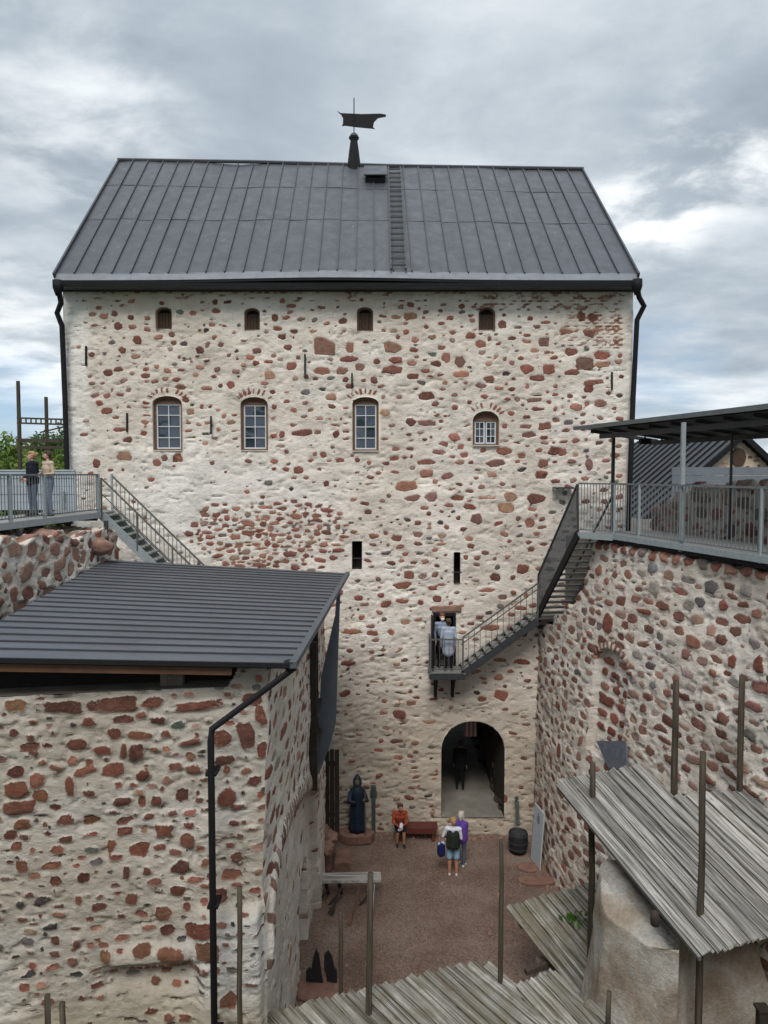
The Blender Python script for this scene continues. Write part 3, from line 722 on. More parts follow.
for (u, a, b, w, r) in SLIT:
    mb = MB(); reveal(mb, arch(u, a, b, w, r, 4), YF - .02, YF + .7); f = mb.build('loophole', [M['dark_timber']], keep, normals=False)
    mb = MB(); mb.beam((u - w / 2 - .06, YF + .03, a + .35), (u + w / 2 + .06, YF + .03, a + .35), .03, .03); mb.build('bar', M['dark_steel'], f)
# doorway to the balcony
u, a, b, w, r = DOOR
mb = MB(); reveal(mb, arch(u, a, b, w, r, 4), YF - .02, YF + 1.6); f = mb.build('doorway', [M['dark_timber']], keep, normals=False)
mb = MB(); mb.box((u - w / 2 + .05, YF + .0, (a + b) / 2), (.08, .10, b - a)); mb.box((u + w / 2 - .05, YF, (a + b) / 2), (.08, .10, b - a)); mb.box((u, YF - .005, b - .05), (w - .2, .10, .09)); mb.build('frame', M['black_metal'], f)
mb = MB(); mb.box((u - w / 2 - .05, YF - .42, (a + b) / 2), (.05, .72, b - a - .08)); d_ = mb.build('door_leaf', M['black_metal'], f)
mb = MB(); mb.beam((u - .42, YF - .02, b + .13), (u + .55, YF - .02, b + .16), .12, .2); mb.build('lintel', M['boulder'], f, bevel=.03)
# gate passage
gu, ga, gb, gw, gr = GATE
YE = YF + KD
o = arch(gu, ga, gb, gw, gr, 14)
o2 = [(gu - gw / 2 - .05 + (p[0] - gu + gw / 2) * .95, p[1]) for p in o]
mb = MB(); n = len(o)
rows = [(0, YF - .02)] + [(k / 8, YF + KD * k / 8) for k in range(1, 9)]
ids = []
for (t_, yy) in rows:
    for i, (p, q) in enumerate(zip(o, o2)):
        jit = 0.06 if 0 < t_ < 1 else 0
        mb.v.append((p[0] * (1 - t_) + q[0] * t_ + rnd.uniform(-jit, jit), yy, p[1] + (rnd.uniform(-jit, jit) if i > 1 else 0)))
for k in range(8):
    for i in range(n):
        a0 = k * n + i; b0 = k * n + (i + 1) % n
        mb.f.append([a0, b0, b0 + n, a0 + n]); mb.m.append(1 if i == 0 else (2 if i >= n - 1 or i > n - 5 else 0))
f = mb.build('gate_passage', [M['dark_timber'], M['passage_floor'], M['passage_lit']], keep, normals=False)  # left wall gets the tone that stands in for daylight
W2 = None
for k in range(34):                            # rough stones along the right side of the passage
    mb = MB()
    t_ = rnd.random(); xr = (gu + gw / 2) * (1 - t_) + o2[1][0] * t_; zz = ga + rnd.random() ** 1.3 * 2.0
    s_ = rnd.uniform(.12, .24); mb.lathe((xr + .05, YF + .3 + t_ * 7, zz), [(.02, -s_ * .7), (s_ * .9, -s_ * .5), (s_, 0), (s_ * .85, s_ * .45), (.02, s_ * .6)], 7)
    mb.build('rough_stone', M['dark_rock'], f)

# other three walls
def plain_wall(name, mapf, u0, u1, v1, seed, ol=()):
    w = Rubble(u0, u1, -.3, v1, .14, seed)
    w.fill(1500, lambda u, v, r: (r.uniform(.12, .26), r.uniform(.09, .15)), lambda u, v: .6, .06)
    w.solve(lambda U, V: wash(U, V, seed, ((0.56, 0.52, 0.455), (0.66, 0.635, 0.59)))); w.mesh(name, mapf, M['rubble'], keep, ol)
plain_wall('side_wall', lambda U, V, h: np.stack([np.full_like(U, KX0), YF + U, V], -1), 0, KD, KTOP, 31)
plain_wall('side_wall', lambda U, V, h: np.stack([np.full_like(U, KX1), YF + U, V], -1), 0, KD, KTOP, 32)
plain_wall('back_wall', lambda U, V, h: np.stack([U, YF + KD + 0 * h, V], -1), KX0, KX1, KTOP, 33, [arch(o2[0][0] * .5 + o2[1][0] * .5, ga, gb, o2[1][0] - o2[0][0] + .6, gr, 14)])

# roof: seamed sheets, eave kick, gutter and skirt
RX0, RX1 = -10.24, 7.90
def eave_pt(x):
    hump = 0.09 * math.exp(-((x + 1.6) / 3.6) ** 2)
    return Vector((x, 23.42, 18.20 + hump))
RL, RR = Vector((-10.50, 30, 24.35)), Vector((7.86, 30, 24.00))
def ridge_pt(s): return RL.lerp(RR, s) + Vector((0, 0, 0.03 * math.sin(s * 19) + .02 * math.sin(s * 43)))
NP = 31
me = MB(); seam = MB(); lap = MB(); pan = []
for side in (0, 1):
    for i in range(NP):
        s0, s1 = i / NP, (i + 1) / NP
        e0, e1 = eave_pt(RX0 + (RX1 - RX0) * s0), eave_pt(RX0 + (RX1 - RX0) * s1)
        if side: e0, e1 = Vector((e0.x, 60 - e0.y, 18.26)), Vector((e1.x, 60 - e1.y, 18.26))
        r0, r1 = ridge_pt(s0), ridge_pt(s1)
        cuts = [0] + ([.42 + .004 * ((i * 7) % 3), .74] if not side else []) + [1]
        for a, b in zip(cuts[:-1], cuts[1:]):
            wv = [Vector((0, 0, rnd.uniform(-.012, .012))) for _ in range(4)]
            me.add([e0.lerp(r0, a) + wv[0], e1.lerp(r1, a) + wv[1], e1.lerp(r1, b) + wv[2], e0.lerp(r0, b) + wv[3]], [(0, 1, 2, 3)]); pan.append(rnd.random() * .5 + .5 * ((i * 37) % 11) / 11)
            if a > 0 and not side: lap.beam(e0.lerp(r0, a) + Vector((0, -.006, .004)), e1.lerp(r1, a) + Vector((0, -.006, .004)), .010, .010)
        if not side: seam.beam(e0 + Vector((0, -.01, .02)), r0 + Vector((0, -.01, .02)), .035, .07, (0, -1, 1))
rf = me.build('roof', M['keep_roof'], keep)
at = rf.data.attributes.new('panel', 'FLOAT', 'FACE'); at.data.foreach_set('value', pan)
seam.build('standing_seams', M['sheet_dark'], rf); lap.build('sheet_laps', M['keep_roof'], rf)
mb = MB()
xs = [RX0 + (RX1 - RX0) * k / 24 for k in range(25)]
for a, b in zip(xs[:-1], xs[1:]):
    p, q = eave_pt(a), eave_pt(b)
    mb.add([p + Vector((0, .02, .03)), q + Vector((0, .02, .03)), q + Vector((0, -.12, -.22)), p + Vector((0, -.12, -.22)), p + Vector((0, -.06, -.25)), q + Vector((0, -.06, -.25))], [(0, 1, 2, 3), (3, 2, 5, 4)])
mb.build('eave_flashing', M['eave_sheet'], rf)
mb = MB(); mb.tube([RL + Vector((-.05, 0, .05)), RL.lerp(RR, .3) + Vector((0, 0, .07)), RL.lerp(RR, .6) + Vector((0, 0, .02)), RR + Vector((.05, 0, .05))], .07, 6); mb.build('ridge_cap', M['sheet_dark'], rf)
for x, rr in ((RX0 + .0, RL), (RX1, RR)):        # verge boards
    e = eave_pt(x); mb = MB(); mb.beam(e + Vector((0, -.1, -.09)), rr + Vector((0, 0, -.03)), .06, .2); mb.build('verge', M['sheet_dark'], rf)
    mb = MB(); mb.beam(Vector((x, 36.6, 18.2)), rr + Vector((0, 0, -.03)), .06, .2); mb.build('verge', M['sheet_dark'], rf)
mb = MB()
for a, b in zip(xs[:-1], xs[1:]): mb.beam(eave_pt(a) + Vector((0, -.06, -.28)), eave_pt(b) + Vector((0, -.06, -.28)), .12, .055)
g_ = mb.build('gutter', M['black_metal'], keep)
mb = MB(); mb.add([(RX0 + .1, 23.45, 18.06), (RX1 - .05, 23.45, 18.06), (RX1 - .05, 23.86, 17.86), (RX0 + .1, 23.86, 17.86)], [(0, 1, 2, 3)])
mb.add([(RX0 + .1, 23.24, 17.89), (RX1 - .05, 23.24, 17.89), (RX1 - .05, 23.34, 17.79), (RX0 + .1, 23.34, 17.79), (RX1 - .05, 23.9, 17.80), (RX0 + .1, 23.9, 17.80)], [(0, 1, 2, 3), (3, 2, 4, 5)])
mb.build('eave_skirt', M['keep_roof'], rf)
mb = MB(); mb.box((( KX0 + KX1) / 2, 23.86, 17.80), (KX1 - KX0, .16, .05)); mb.build('cornice', M['dark_timber'], keep)
for X, zr in ((KX0, RL.z), (KX1, RR.z)):
    mb = MB(); mb.prism([(X, 23.95, 17.8), (X, 36.0, 17.8), (X, 30, zr - .25)], (.2 if X < 0 else -.2, 0, 0)); mb.build('gable', M['lime_reveal'], keep)
def kpipe(sg, pts):
    mb = MB(); mb.tube(pts, .085, 8); mb.lathe((pts[0][0], pts[0][1], pts[0][2] - .05), [(.08, -.25), (.17, 0), (.17, .22)], 8)
    for p in pts[3:]:
        pass
    mb.build('downpipe', M['black_metal'], keep, smooth=True)
P_ = lambda px, py, y: at_y(px, py, y)
kpipe(-1, [P_(58, 286, 23.35), P_(61, 303, 23.5), P_(57, 313, 23.6), P_(62, 326, 23.7), P_(65, 400, 23.75), P_(67, 470, 23.75), P_(69, 545, 23.75)])
kpipe(1, [P_(637, 285, 23.35), P_(639, 297, 23.5), P_(644, 306, 23.6), P_(637, 320, 23.75), P_(633, 400, 23.78), P_(630, 480, 23.78), P_(628, 550, 23.78)])
# ladder, hatch, weather vane
def on_roof(px, py):
    e, r_ = eave_pt(0), ridge_pt(.57); c = (r_.z - e.z) / (r_.y - e.y); return at_plane(px, py, e.z - c * e.y + .06, 0, c)
mb = MB(); top, bot = on_roof(394.5, 169), on_roof(398.5, 271); up = Vector((0, -.70, .71))
for sx in (-.23, .23): mb.beam(top + up * .07 + Vector((sx, 0, 0)), bot + up * .07 + Vector((sx, 0, 0)), .05, .05)
for k in range(19): mb.beam(top.lerp(bot, (k + .5) / 19) + up * .09 + Vector((-.23, 0, 0)), top.lerp(bot, (k + .5) / 19) + up * .09 + Vector((.23, 0, 0)), .05, .05)
mb.build('roof_ladder', M['dark_steel'], keep)
h0 = on_roof(375.5, 177); dn = Vector((0, -.707, -.707)); nn_ = Vector((0, -.707, .707)); mb = MB(); mb.prism([h0 + dn * .5 + nn_ * .28 + Vector((sx * .44, 0, 0)) for sx in (-1, 1)] + [h0 - dn * .55 + nn_ * .16 + Vector((sx * .44, 0, 0)) for sx in (1, -1)], nn_ * .04); hz_ = mb.build('roof_hatch', M['keep_roof'], keep)
mb = MB(); mb.prism([h0 + dn * .42 + Vector((sx * .38, 0, 0)) for sx in (-1, 1)] + [h0 - dn * .5 + Vector((sx * .38, 0, 0)) for sx in (1, -1)], nn_ * .15); mb.build('curb', M['dark_steel'], hz_)
at = hz_.data.attributes.new('panel', 'FLOAT', 'FACE'); at.data.foreach_set('value', [1.0] * len(hz_.data.polygons))
b0 = at_y(354, 168, 30)
mb = MB(); mb.lathe(b0, [(.30, -.35), (.27, .05), (.19, .7), (.13, 1.1), (.20, 1.12), (.20, 1.2), (.10, 1.22)], 8); vn = mb.build('weathervane', M['black_metal'], keep)
bz = at_y(354, 137.5, 30)
mb = MB(); mb.lathe(bz, [(.02, -.18)] + [(.18 * math.cos(t), .18 * math.sin(t)) for t in (-1.1, -.6, 0, .6, 1.1)] + [(.02, .18)], 14); mb.build('ball', M['post_green'], vn, smooth=True)
mb = MB(); mb.tube([bz + Vector((0, 0, .1)), at_y(354, 98, 30)], .02, 6); mb.build('rod', M['black_metal'], vn)
ban = [(337, 111), (341, 113), (362, 114), (380, 113.5), (386, 114.5), (386, 116.5), (378, 118), (374, 122), (373, 127), (375, 129), (372, 128.5), (356, 127), (345, 125.5), (342, 126), (343, 123), (343, 118), (341, 114.5)]
mb = MB(); mb.prism([at_y(x, y, 30) for x, y in ban], (0, .03, 0)); mb.build('banner', M['black_metal'], vn)
for (x, y0_, y1_) in ((86, 346, 366), (127, 413, 432), (211, 416, 434), (305, 354, 375), (352, 373, 388), (612, 372, 390)):
    mb = MB(); p, q = at_y(x, y0_, YF - .07), at_y(x, y1_, YF - .07); mb.beam(p, q, .055, .05); mb.beam(p.lerp(q, .5), p.lerp(q, .5) + Vector((0, .12, 0)), .05, .05); mb.build('wall_anchor', M['black_metal'], keep)
# ------------------------------------------------------------------ outbuilding on the left
FR = at_y(290, 663, 11.1); BR = at_y(346, 573, 21.3); BL = at_y(115, 561, 21.0)
LP = plane3(FR, BR, BL); lroof = lambda x, y: LP[0] + LP[1] * x + LP[2] * y
FL = at_plane(-60, 656.5, *LP)
out = empty('outbuilding', (-1.84, 11.42, 0), 'rubble stone outbuilding with a low dark ribbed roof on the left of the court', 'outbuilding')
C1 = Vector((-1.84, 11.42, 0)); fd = (Vector((FL.x, FL.y, 0)) - Vector((FR.x, FR.y, 0))).normalized(); fn = Vector((fd.y, -fd.x, 0)); fn = fn if fn.y < 0 else -fn
A = Rubble(0, 7.2, 0, 9.0, 0.028, 101)
def amap(U, V, h):
    cn = np.exp(-(U / .16) ** 2) * (fbm(V * 1.6, V * 0 + 3, 88, 4) - .5) * .16
    return np.stack([C1.x + U * fd.x + h * fn.x + cn - .10 * np.exp(-((V - 5.9) / 1.1) ** 2) * np.exp(-U / 1.2), C1.y + U * fd.y + h * fn.y - cn, V], -1)
A.locate(amap)
ST = """18 705 24 13;63 707 36 11;92 706 11 10;118 704 42 15;152 703 26 12;198 706 48 9;14 732 9 7;88 722 17 9;123 720 21 8;158 721 14 6;33 737 10 7;54 732 7 5;78 745 25 12;103 750 19 10;114 734 13 11;140 735 28 9;166 735 11 7;189 742 22 6;36 753 5 7;30 747 19 8;48 746 9 5;33 751 4 8;123 751 7 15;138 751 15 16;155 749 11 5;18 772 17 13;38 779 15 14;57 768 14 6;83 771 24 7;112 769 21 15;143 774 15 10;190 756 12 8;193 769 17 9;17 789 24 16;42 795 17 10;71 786 10 20;90 793 13 8;123 802 18 8;141 802 7 10;156 800 13 11;183 795 14 15;201 800 9 6;20 808 29 13;56 808 13 8;65 820 18 11;92 821 18 11;125 832 17 9;166 830 19 13;22 824 16 10;25 836 11 6;66 839 14 6;11 833 14 10;17 847 12 8;188 839 15 14;140 850 21 15;111 847 9 12;53 866 21 8;24 866 12 12;84 877 12 11;127 872 7 13;148 870 8 8;180 866 22 15;205 862 8 10;178 890 18 10;222 890 14 9;56 881 11 10;132 898 13 12;164 913 19 15;187 906 9 9;30 895 9 5;78 901 9 11;121 917 10 6;201 925 30 16;168 931 16 13;55 943 8 8;106 956 13 12;142 948 19 13;173 953 28 16;208 944 25 19;76 944 7 7;97 987 12 6;155 985 10 6;177 987 11 4;81 998 7 6;100 998 9 5;152 1011 14 6;170 1016 10 9;186 1016 13 8;229 992 20 20;219 1004 4 8;
222 738 20 19;247 735 16 28;224 759 22 9;238 806 18 6;227 797 21 17;236 857 12 11;232 874 23 12;222 895 14 13;252 700 20 12;255 781 16 12;226 770 6 8;246 770 12 6;240 836 10 6;233 822 12 6;260 715 10 20;262 750 10 20"""
for row in ST.replace('\n', '').split(';'):
    x, y, w_, h_ = map(float, row.split()); u, v = A.at(x, y); k = 11.5 / 740 * 1.02
    A.put(u, v, w_ * k * .46, h_ * k * .50, A.r.gauss(0, .10), pick_tint(A.r, [((0.165, 0.070, 0.050), 4), ((0.205, 0.092, 0.060), 3), ((0.125, 0.055, 0.043), 3), ((0.22, 0.12, 0.075), 1.2)]), A.r.gauss(.02, .02), A.r.uniform(2.5, 6))
for k in range(11):
    u, v = A.at(132 + k * 7.3, 971 - k * .8); A.put(u, v, .055, .05, 0, pick_tint(A.r, TINTS[:3]), .05, 4)
white = lambda u, v: (u > 5.0 - max(0, (6.6 - v)) * .55 and v < 6.6) or (u > 6.2 and v < 8.2) or v < 3.9
A.fill(3200, lambda u, v, r: (r.uniform(.05, .13), r.uniform(.03, .065)), lambda u, v: .03 if white(u, v) else .6, .04)
A.fill(2400, lambda u, v, r: (r.uniform(.02, .06), r.uniform(.015, .035)), lambda u, v: .12 if white(u, v) else .7, .025, lambda r: pick_tint(r, [((.17, .07, .05), 3), ((.13, .10, .085), 2), ((.07, .06, .05), 2)]))
A.fill(1000, lambda u, v, r: (r.uniform(.04, .13), r.uniform(.008, .018)), lambda u, v: .35, .02, lambda r: (.11, .085, .065), .25, lambda r: -.05)  # recessed slots, tinted dark for the shadow inside them
def amort(U, V):
    c = wash(U, V, 23, ((0.46, 0.415, 0.355), (0.56, 0.525, 0.48)), .8)  # mortar colour darkened overall for the weaker light on this front
    wt = sstep(4.6, 5.8, U + np.maximum(0, 6.4 - V) * .5) * sstep(7.6, 6.2, V)
    wt = np.maximum(wt, .8 * sstep(5.2, 4.9, V) * sstep(1.6, .9, U))
    wt = (wt * (0.55 + .45 * fbm(U * 1.2, V * 1.5, 77, 4)))[..., None]
    c = c * (1 - wt) + np.array((0.64, 0.645, 0.64)) * wt
    low = (sstep(4.2, 3.3, V) * (.4 + .6 * fbm(U * .8, V * 2, 91, 4)))[..., None]
    return c * (1 - low) + np.array((0.46, 0.40, 0.29)) * low
def aextra(U, V):
    led = .20 * sstep(5.30, 5.02, V + .05 * np.sin(U * 5)) * sstep(1.25, .95, U) * sstep(0.0, .12, U + .02)
    led2 = .12 * sstep(4.36, 4.46, V) * sstep(4.75, 4.55, V) * sstep(1.0, 1.15, U) * sstep(2.6, 2.4, U)
    hol = -.16 * np.exp(-((V - 4.12) / .2) ** 2) * sstep(1.0, 1.2, U) * sstep(2.8, 2.4, U)
    lump = .15 * (fbm(U * 1.4, V * 2.2, 333, 4, .6) - .45) * sstep(3.5, 5.5, U + np.maximum(0, 6.4 - V) * .8)
    return led + led2 + hol + lump - .05 * sstep(.10, 0, U)
A.solve(amort, 0.9, aextra); A.h *= sstep(0, .14, A.U)
topz = lambda U: 8.70 + .36 * sstep(.62, .35, U)
A.mesh('front_wall', amap, M['rubble'], out, keep=lambda U, V: V < topz(U))
mb = MB(); q = [C1 + fd * u + Vector((0, .0, 8.69)) for u in (0.5, 7.2)]; bk = Vector((0, .6, 0)); mb.add([q[0], q[1], q[1] + bk, q[0] + bk], [(0, 1, 2, 3)]); mb.build('wall_head', M['passage_stone'], out)

B = Rubble(0, 9.95, 0, 8.92, 0.04, 131)
def bmap(U, V, h):
    x = C1.x + U * .010 - .10 * np.exp(-((V - 5.9) / 1.1) ** 2) * np.exp(-U / 1.2)
    cn = np.exp(-(U / .16) ** 2) * (fbm(V * 1.6, V * 0 + 3, 88, 4) - .5) * .16
    return np.stack([x + h + cn, C1.y + U - cn, V], -1)
BO = (6.0, 4.4, 7.7, 8.0)                              # dark bay opening u0,z0,u1,z1
B.avoid.append(((BO[0] + BO[2]) / 2, (BO[1] + BO[3]) / 2, (BO[2] - BO[0]) / 2, (BO[3] - BO[1]) / 2))
CU, CV = [.10, .25, .6, 1.3, 2.5, 4.0, 5.2, 7.0, 9.0, 9.8], [4.1, 4.55, 5.05, 5.38, 5.38, 5.12, 4.80, 4.1, 2.9, 2.2]
curve = lambda s: (.1 + 7.6 * s, np.interp(.1 + 7.6 * s, CU, CV))
above = lambda u: float(np.interp(u, CU, CV))
for k in range(31):
    s_ = k / 30; u, v = curve(s_); u2, v2 = curve(min(1, s_ + .01)); an = math.atan2(v2 - v, u2 - u) + math.pi / 2
    B.put(u, v, .26, .082, an + B.r.gauss(0, .06), pick_tint(B.r, [((.20, .12, .10), 3), ((.16, .09, .07), 2), ((.28, .20, .16), 2)]), .01, 5, .4)
B.fill(3500, lambda u, v, r: (r.uniform(.16, .30), r.uniform(.07, .12)), lambda u, v: 1.0 if v > above(u) + .35 else .012, .085, lambda r: pick_tint(r, TINTS[:5] + GREYS[2:3]))
B.fill(2500, lambda u, v, r: (r.uniform(.06, .13), r.uniform(.04, .07)), lambda u, v: .6 if v > above(u) + .3 else .04, .07)
def bextra(U, V):
    n_ = (U > 5.6) & (U < 7.0) & (V < 2.0 + .4 * np.sqrt(np.clip(1 - ((U - 6.3) / .7) ** 2, 0, 1)))
    up = sstep(-.15, .25, V - (np.interp(U, CU, CV) - .25 - 4 * sstep(7.0, 9.0, U)))
    band = np.exp(-((V - np.interp(U, CU, CV)) / .30) ** 4) * sstep(8.0, 7.4, U)
    return np.where(n_, -.45, 0) - .20 * (1 - up) + .07 * band
B.solve(lambda U, V: wash(U, V, 29, ((0.66, 0.59, 0.515), (0.74, 0.69, 0.635)), .7), .75, bextra); B.h *= sstep(0, .14, B.U)
bo = [(BO[0], BO[1]), (BO[2], BO[1]), (BO[2], BO[3]), (BO[0], BO[3])]
B.mesh('side_wall', bmap, M['rubble'], out, [bo])
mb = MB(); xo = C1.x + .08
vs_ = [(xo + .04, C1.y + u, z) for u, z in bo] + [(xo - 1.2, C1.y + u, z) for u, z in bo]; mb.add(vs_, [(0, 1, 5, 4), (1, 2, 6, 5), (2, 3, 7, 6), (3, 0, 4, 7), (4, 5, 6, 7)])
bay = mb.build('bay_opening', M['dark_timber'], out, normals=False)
mb = MB(); mb.box((xo + .08, C1.y + BO[0], 6.2), (.16, .12, 3.6)); mb.box((xo + .08, C1.y + (BO[0] + BO[2]) / 2, 6.1), (.14, 1.5, .10)); mb.box((xo + .08, C1.y + (BO[0] + BO[2]) / 2, 5.3), (.14, 1.5, .10)); mb.build('bay_frame', M['dark_timber'], bay)
mb = MB(); mb.prism([at_y(x, y, 19.0) for x, y in ((340.5, 588), (338, 660), (336, 722), (331, 742), (321, 769), (317, 777), (318, 735), (321, 677), (327, 650), (335, 615), (337, 588))], (0, .05, 0)); mb.build('wind_panel', M['sheet_grey'], out)
mb = MB(); mb.box((-5.1, 21.35, 4.4), (6.6, .3, 8.8)); mb.build('back_wall', M['lime_reveal'], out)
mb = MB(); mb.beam(C1 + fd * .3 - fn * .45 + Vector((0, 0, 8.7)), C1 + fd * 7.2 - fn * .45 + Vector((0, 0, 8.7)), .06, .62); mb.build('attic_shade_sheet', M['dark_void'], out)  # black sheet painting the shade in the gap under the roof
# roof
FLo, BLo = FL, at_plane(40, 557.5, *LP)
def rp(s, t, dz=0.0):     # s along the ribs left->right, t from front to back
    a = FL.lerp(FR, s); b = BL.lerp(BR, s) if True else None
    bl = Vector((-8.0, 21.15, lroof(-8.0, 21.15))); b = bl.lerp(BR, s)
    p = a.lerp(b, t); return p + Vector((0, 0, dz))
mb = MB(); pan = []; NS = 23
seam = MB()
for k in range(NS):
    t0, t1 = k / NS, (k + 1) / NS
    for a, b in ((0, .5), (.5, 1)):
        mb.add([rp(a, t0), rp(b, t0), rp(b, t1), rp(a, t1)], [(0, 1, 2, 3)]); pan.append(rnd.random())
    if k: seam.beam(rp(0, t0, .015), rp(1, t0, .015), .022, .028)
lr = mb.build('roof', M['lean_roof'], out); at = lr.data.attributes.new('panel', 'FLOAT', 'FACE'); at.data.foreach_set('value', pan)
seam.build('standing_seams', M['lean_seam'], lr)
mb = MB(); mb.add([rp(0, 0, -.09), rp(1, 0, -.09), rp(1, 1, -.09), rp(0, 1, -.09)], [(0, 1, 2, 3)]); mb.build('soffit', M['dark_timber'], lr)
mb = MB(); mb.beam(rp(0, 0, -.03) + Vector((0, -.03, 0)), rp(1, 0, -.03) + Vector((0, -.03, 0)), .05, .07); mb.build('front_flashing', M['black_metal'], lr)
mb = MB(); mb.beam(rp(1, 0, -.02) + Vector((.05, -.05, 0)), rp(1, 1, -.02) + Vector((.05, .05, 0)), .11, .10); mb.build('gutter', M['guard'], out)
mb = MB(); mb.beam(rp(0, 0, -.14) + Vector((0, .10, 0)), rp(.82, 0, -.14) + Vector((0, .10, 0)), .12, .15); mb.build('fascia_beam', M['fascia_timber'], out)
pb = at_y(163, 675, 11.35); mb = MB(); mb.box((pb.x, pb.y + .1, 8.86), (.12, .14, .45)); mb.box((pb.x + .12, pb.y + .12, 8.76), (.34, .14, .2)); mb.build('bracket', M['passage_stone'], out, bevel=.02)
d0 = at_y(291, 664, 11.15); d1 = at_y(212, 729, 10.62)
mb = MB(); mb.tube([d0 + Vector((.03, 0, .05)), d0 + Vector((0, 0, -.10)), d1, d1 + Vector((-.02, 0, -.18)), Vector((d1.x - .02, d1.y, .1))], .052, 10); mb.lathe(d0 + Vector((0, 0, -.05)), [(.08, -.05), (.11, .1)], 10)
for z in (7.6, 5.6, 3.6): mb.box((d1.x - .02, d1.y + .12, z), (.16, .3, .05))
mb.build('downpipe', M['black_metal'], out, smooth=True)

# timber gate and loose stones in the gap behind the outbuilding
g0 = at_y(331, 786, 22.0)
mb = MB()
for k in range(3): mb.box((g0.x - .12 + k * .15, 22.0 + .012 * (k % 2), 2.35), (.135, .05, 2.5 + .1 * rnd.random()))
mb.box((g0.x, 22.05, 3.2), (.45, .05, .12)); mb.box((g0.x, 22.05, 1.6), (.45, .05, .12))
mb.build('plank_gate', M['dark_timber'], None, label='dark plank gate in the narrow gap between outbuilding and keep', cat='gate')

# ------------------------------------------------------------------ ruined wall under the left walkway
Rw = Rubble(0, 10.5, 8.6, 12.2, 0.045, 151)
RZ = lambda U: 10.46 + .16 * np.sin(U * 2.1) * np.sin(U * .9 + 1) + .09 * np.sin(U * 5.3)
def rmap(U, V, h):
    zt = RZ(U); over = np.maximum(V - zt, 0); z = np.minimum(V, zt) + np.where(V > zt, h * .9, 0)
    x = -8.62 + U * .083
    return np.stack([x - over + np.where(V > zt, 0, h), 11.0 + U, z], -1)
Rw.fill(3500, lambda u, v, r: (r.uniform(.13, .32), r.uniform(.10, .20)), lambda u, v: 1, .03, lambda r: pick_tint(r, [((.30, .16, .125), 4), ((.24, .115, .09), 3), ((.36, .23, .18), 2)]), .25, lambda r: r.gauss(.0, .025))
Rw.fill(2500, lambda u, v, r: (r.uniform(.05, .12), r.uniform(.04, .09)), lambda u, v: .9, .03)
Rw.solve(lambda U, V: wash(U, V, 31, ((0.60, 0.54, 0.46), (0.70, 0.665, 0.61)), .9), 1.6)
Rw.mesh('ruined_wall', rmap, M['rubble'], None, keep=lambda U, V: V < RZ(U) + 1.55, label='low ruined wall of red boulders under the metal walkway', cat='ruined wall')
for i, (x, y, Y, s_) in enumerate(((112, 583, 20.9, .34), (96, 546, 20.3, .45), (70, 545, 19.6, .40), (40, 540, 18.2, .5))):
    bp = at_y(x, y, Y); bm = bmesh.new(); bmesh.ops.create_icosphere(bm, subdivisions=3, radius=s_)
    for v in bm.verts:
        n_ = v.co.normalized(); k = 1 + .28 * (float(vnoise(np.array([n_.x * 2 + 9 + i * 7]), np.array([n_.y * 2 + n_.z * 3 + 9]), 8)[0]) - .5)
        v.co = Vector((v.co.x * k, v.co.y * k, v.co.z * k * .55))
    me = bpy.data.meshes.new('boulder'); bm.to_mesh(me); bm.free(); me.materials.append(M['boulder'])
    o = bpy.data.objects.new('boulder', me); COL.objects.link(o); o.location = bp; o.rotation_euler = (.1, .15, i * 1.3)
    tag(o, ['red boulder at the foot of the metal stair beside the ribbed roof', 'large pale red boulder under the end of the walkway', 'flat red boulder under the middle of the left walkway', 'broad red boulder under the walkway where two visitors stand'][i], 'boulder', 'boulders on the ruined wall')

# ------------------------------------------------------------------ court wall on the right
Cw = Rubble(0, 15.5, -.2, 11.9, 0.042, 171)
CZ = lambda T: np.interp(T, [0, .3, .55, 1.2, 1.3, 1.9, 2.0, 2.6, 2.7, 3.05, 3.15, 3.35, 16], [6.6, 6.9, 7.15, 7.3, 7.6, 7.75, 8.0, 8.15, 8.45, 8.65, 9.3, 10.06, 10.06]) + .04 * np.sin(T * 9)
def cbase(T):
    return 4.97 + .27 * np.where(T < 2.2, 0, np.where(T < 4.6, (T - 2.2) ** 2 / 4.8, T - 3.4))
def cmap(T, V, h):
    zt = CZ(T); over = np.maximum(V - zt, 0); z = np.minimum(V, zt)
    k = np.clip(z / 10.0, 0, 1)
    x = cbase(T) * (1 - k) + (5.02 + .25 * T) * k
    return np.stack([x + over - np.where(V > zt, 0, h * .97), YF + .06 - T - np.where(V > zt, 0, h * .22), z + np.where(V > zt, h * .8, 0)], -1)
Cw.locate(cmap)
nu_, nv_ = Cw.at(613, 650); nu2, nv2 = Cw.at(613, 766); NW = .74
niche = arch(nu_, nv2, nv_, NW * 2, .45, 12)
NP_ = np.array(niche)
def in_niche(U, V, g=0.0):
    head = nv_ - .45 + .45 * np.sqrt(np.clip(1 - ((U - nu_) / (NW + g)) ** 2, 0, 1))
    return (np.abs(U - nu_) < NW + g) & (V > nv2 - g) & (V < head + g)
for k in range(8):                                     # coursed infill of big red stones
    z_ = nv_ - .34 - k * .37; x_ = nu_ - NW + .03
    while x_ < nu_ + NW - .12 and z_ > nv2 + .5:
        w_ = min(Cw.r.uniform(.35, .85), nu_ + NW - .03 - x_); Cw.put(x_ + w_ / 2, z_ + Cw.r.gauss(0, .02), w_ / 2 - .03, Cw.r.uniform(.09, .145), Cw.r.gauss(0, .04), pick_tint(Cw.r, [((.25, .095, .07), 3), ((.19, .07, .052), 3), ((.30, .15, .11), 1)]), .03, 5); x_ += w_ + .02
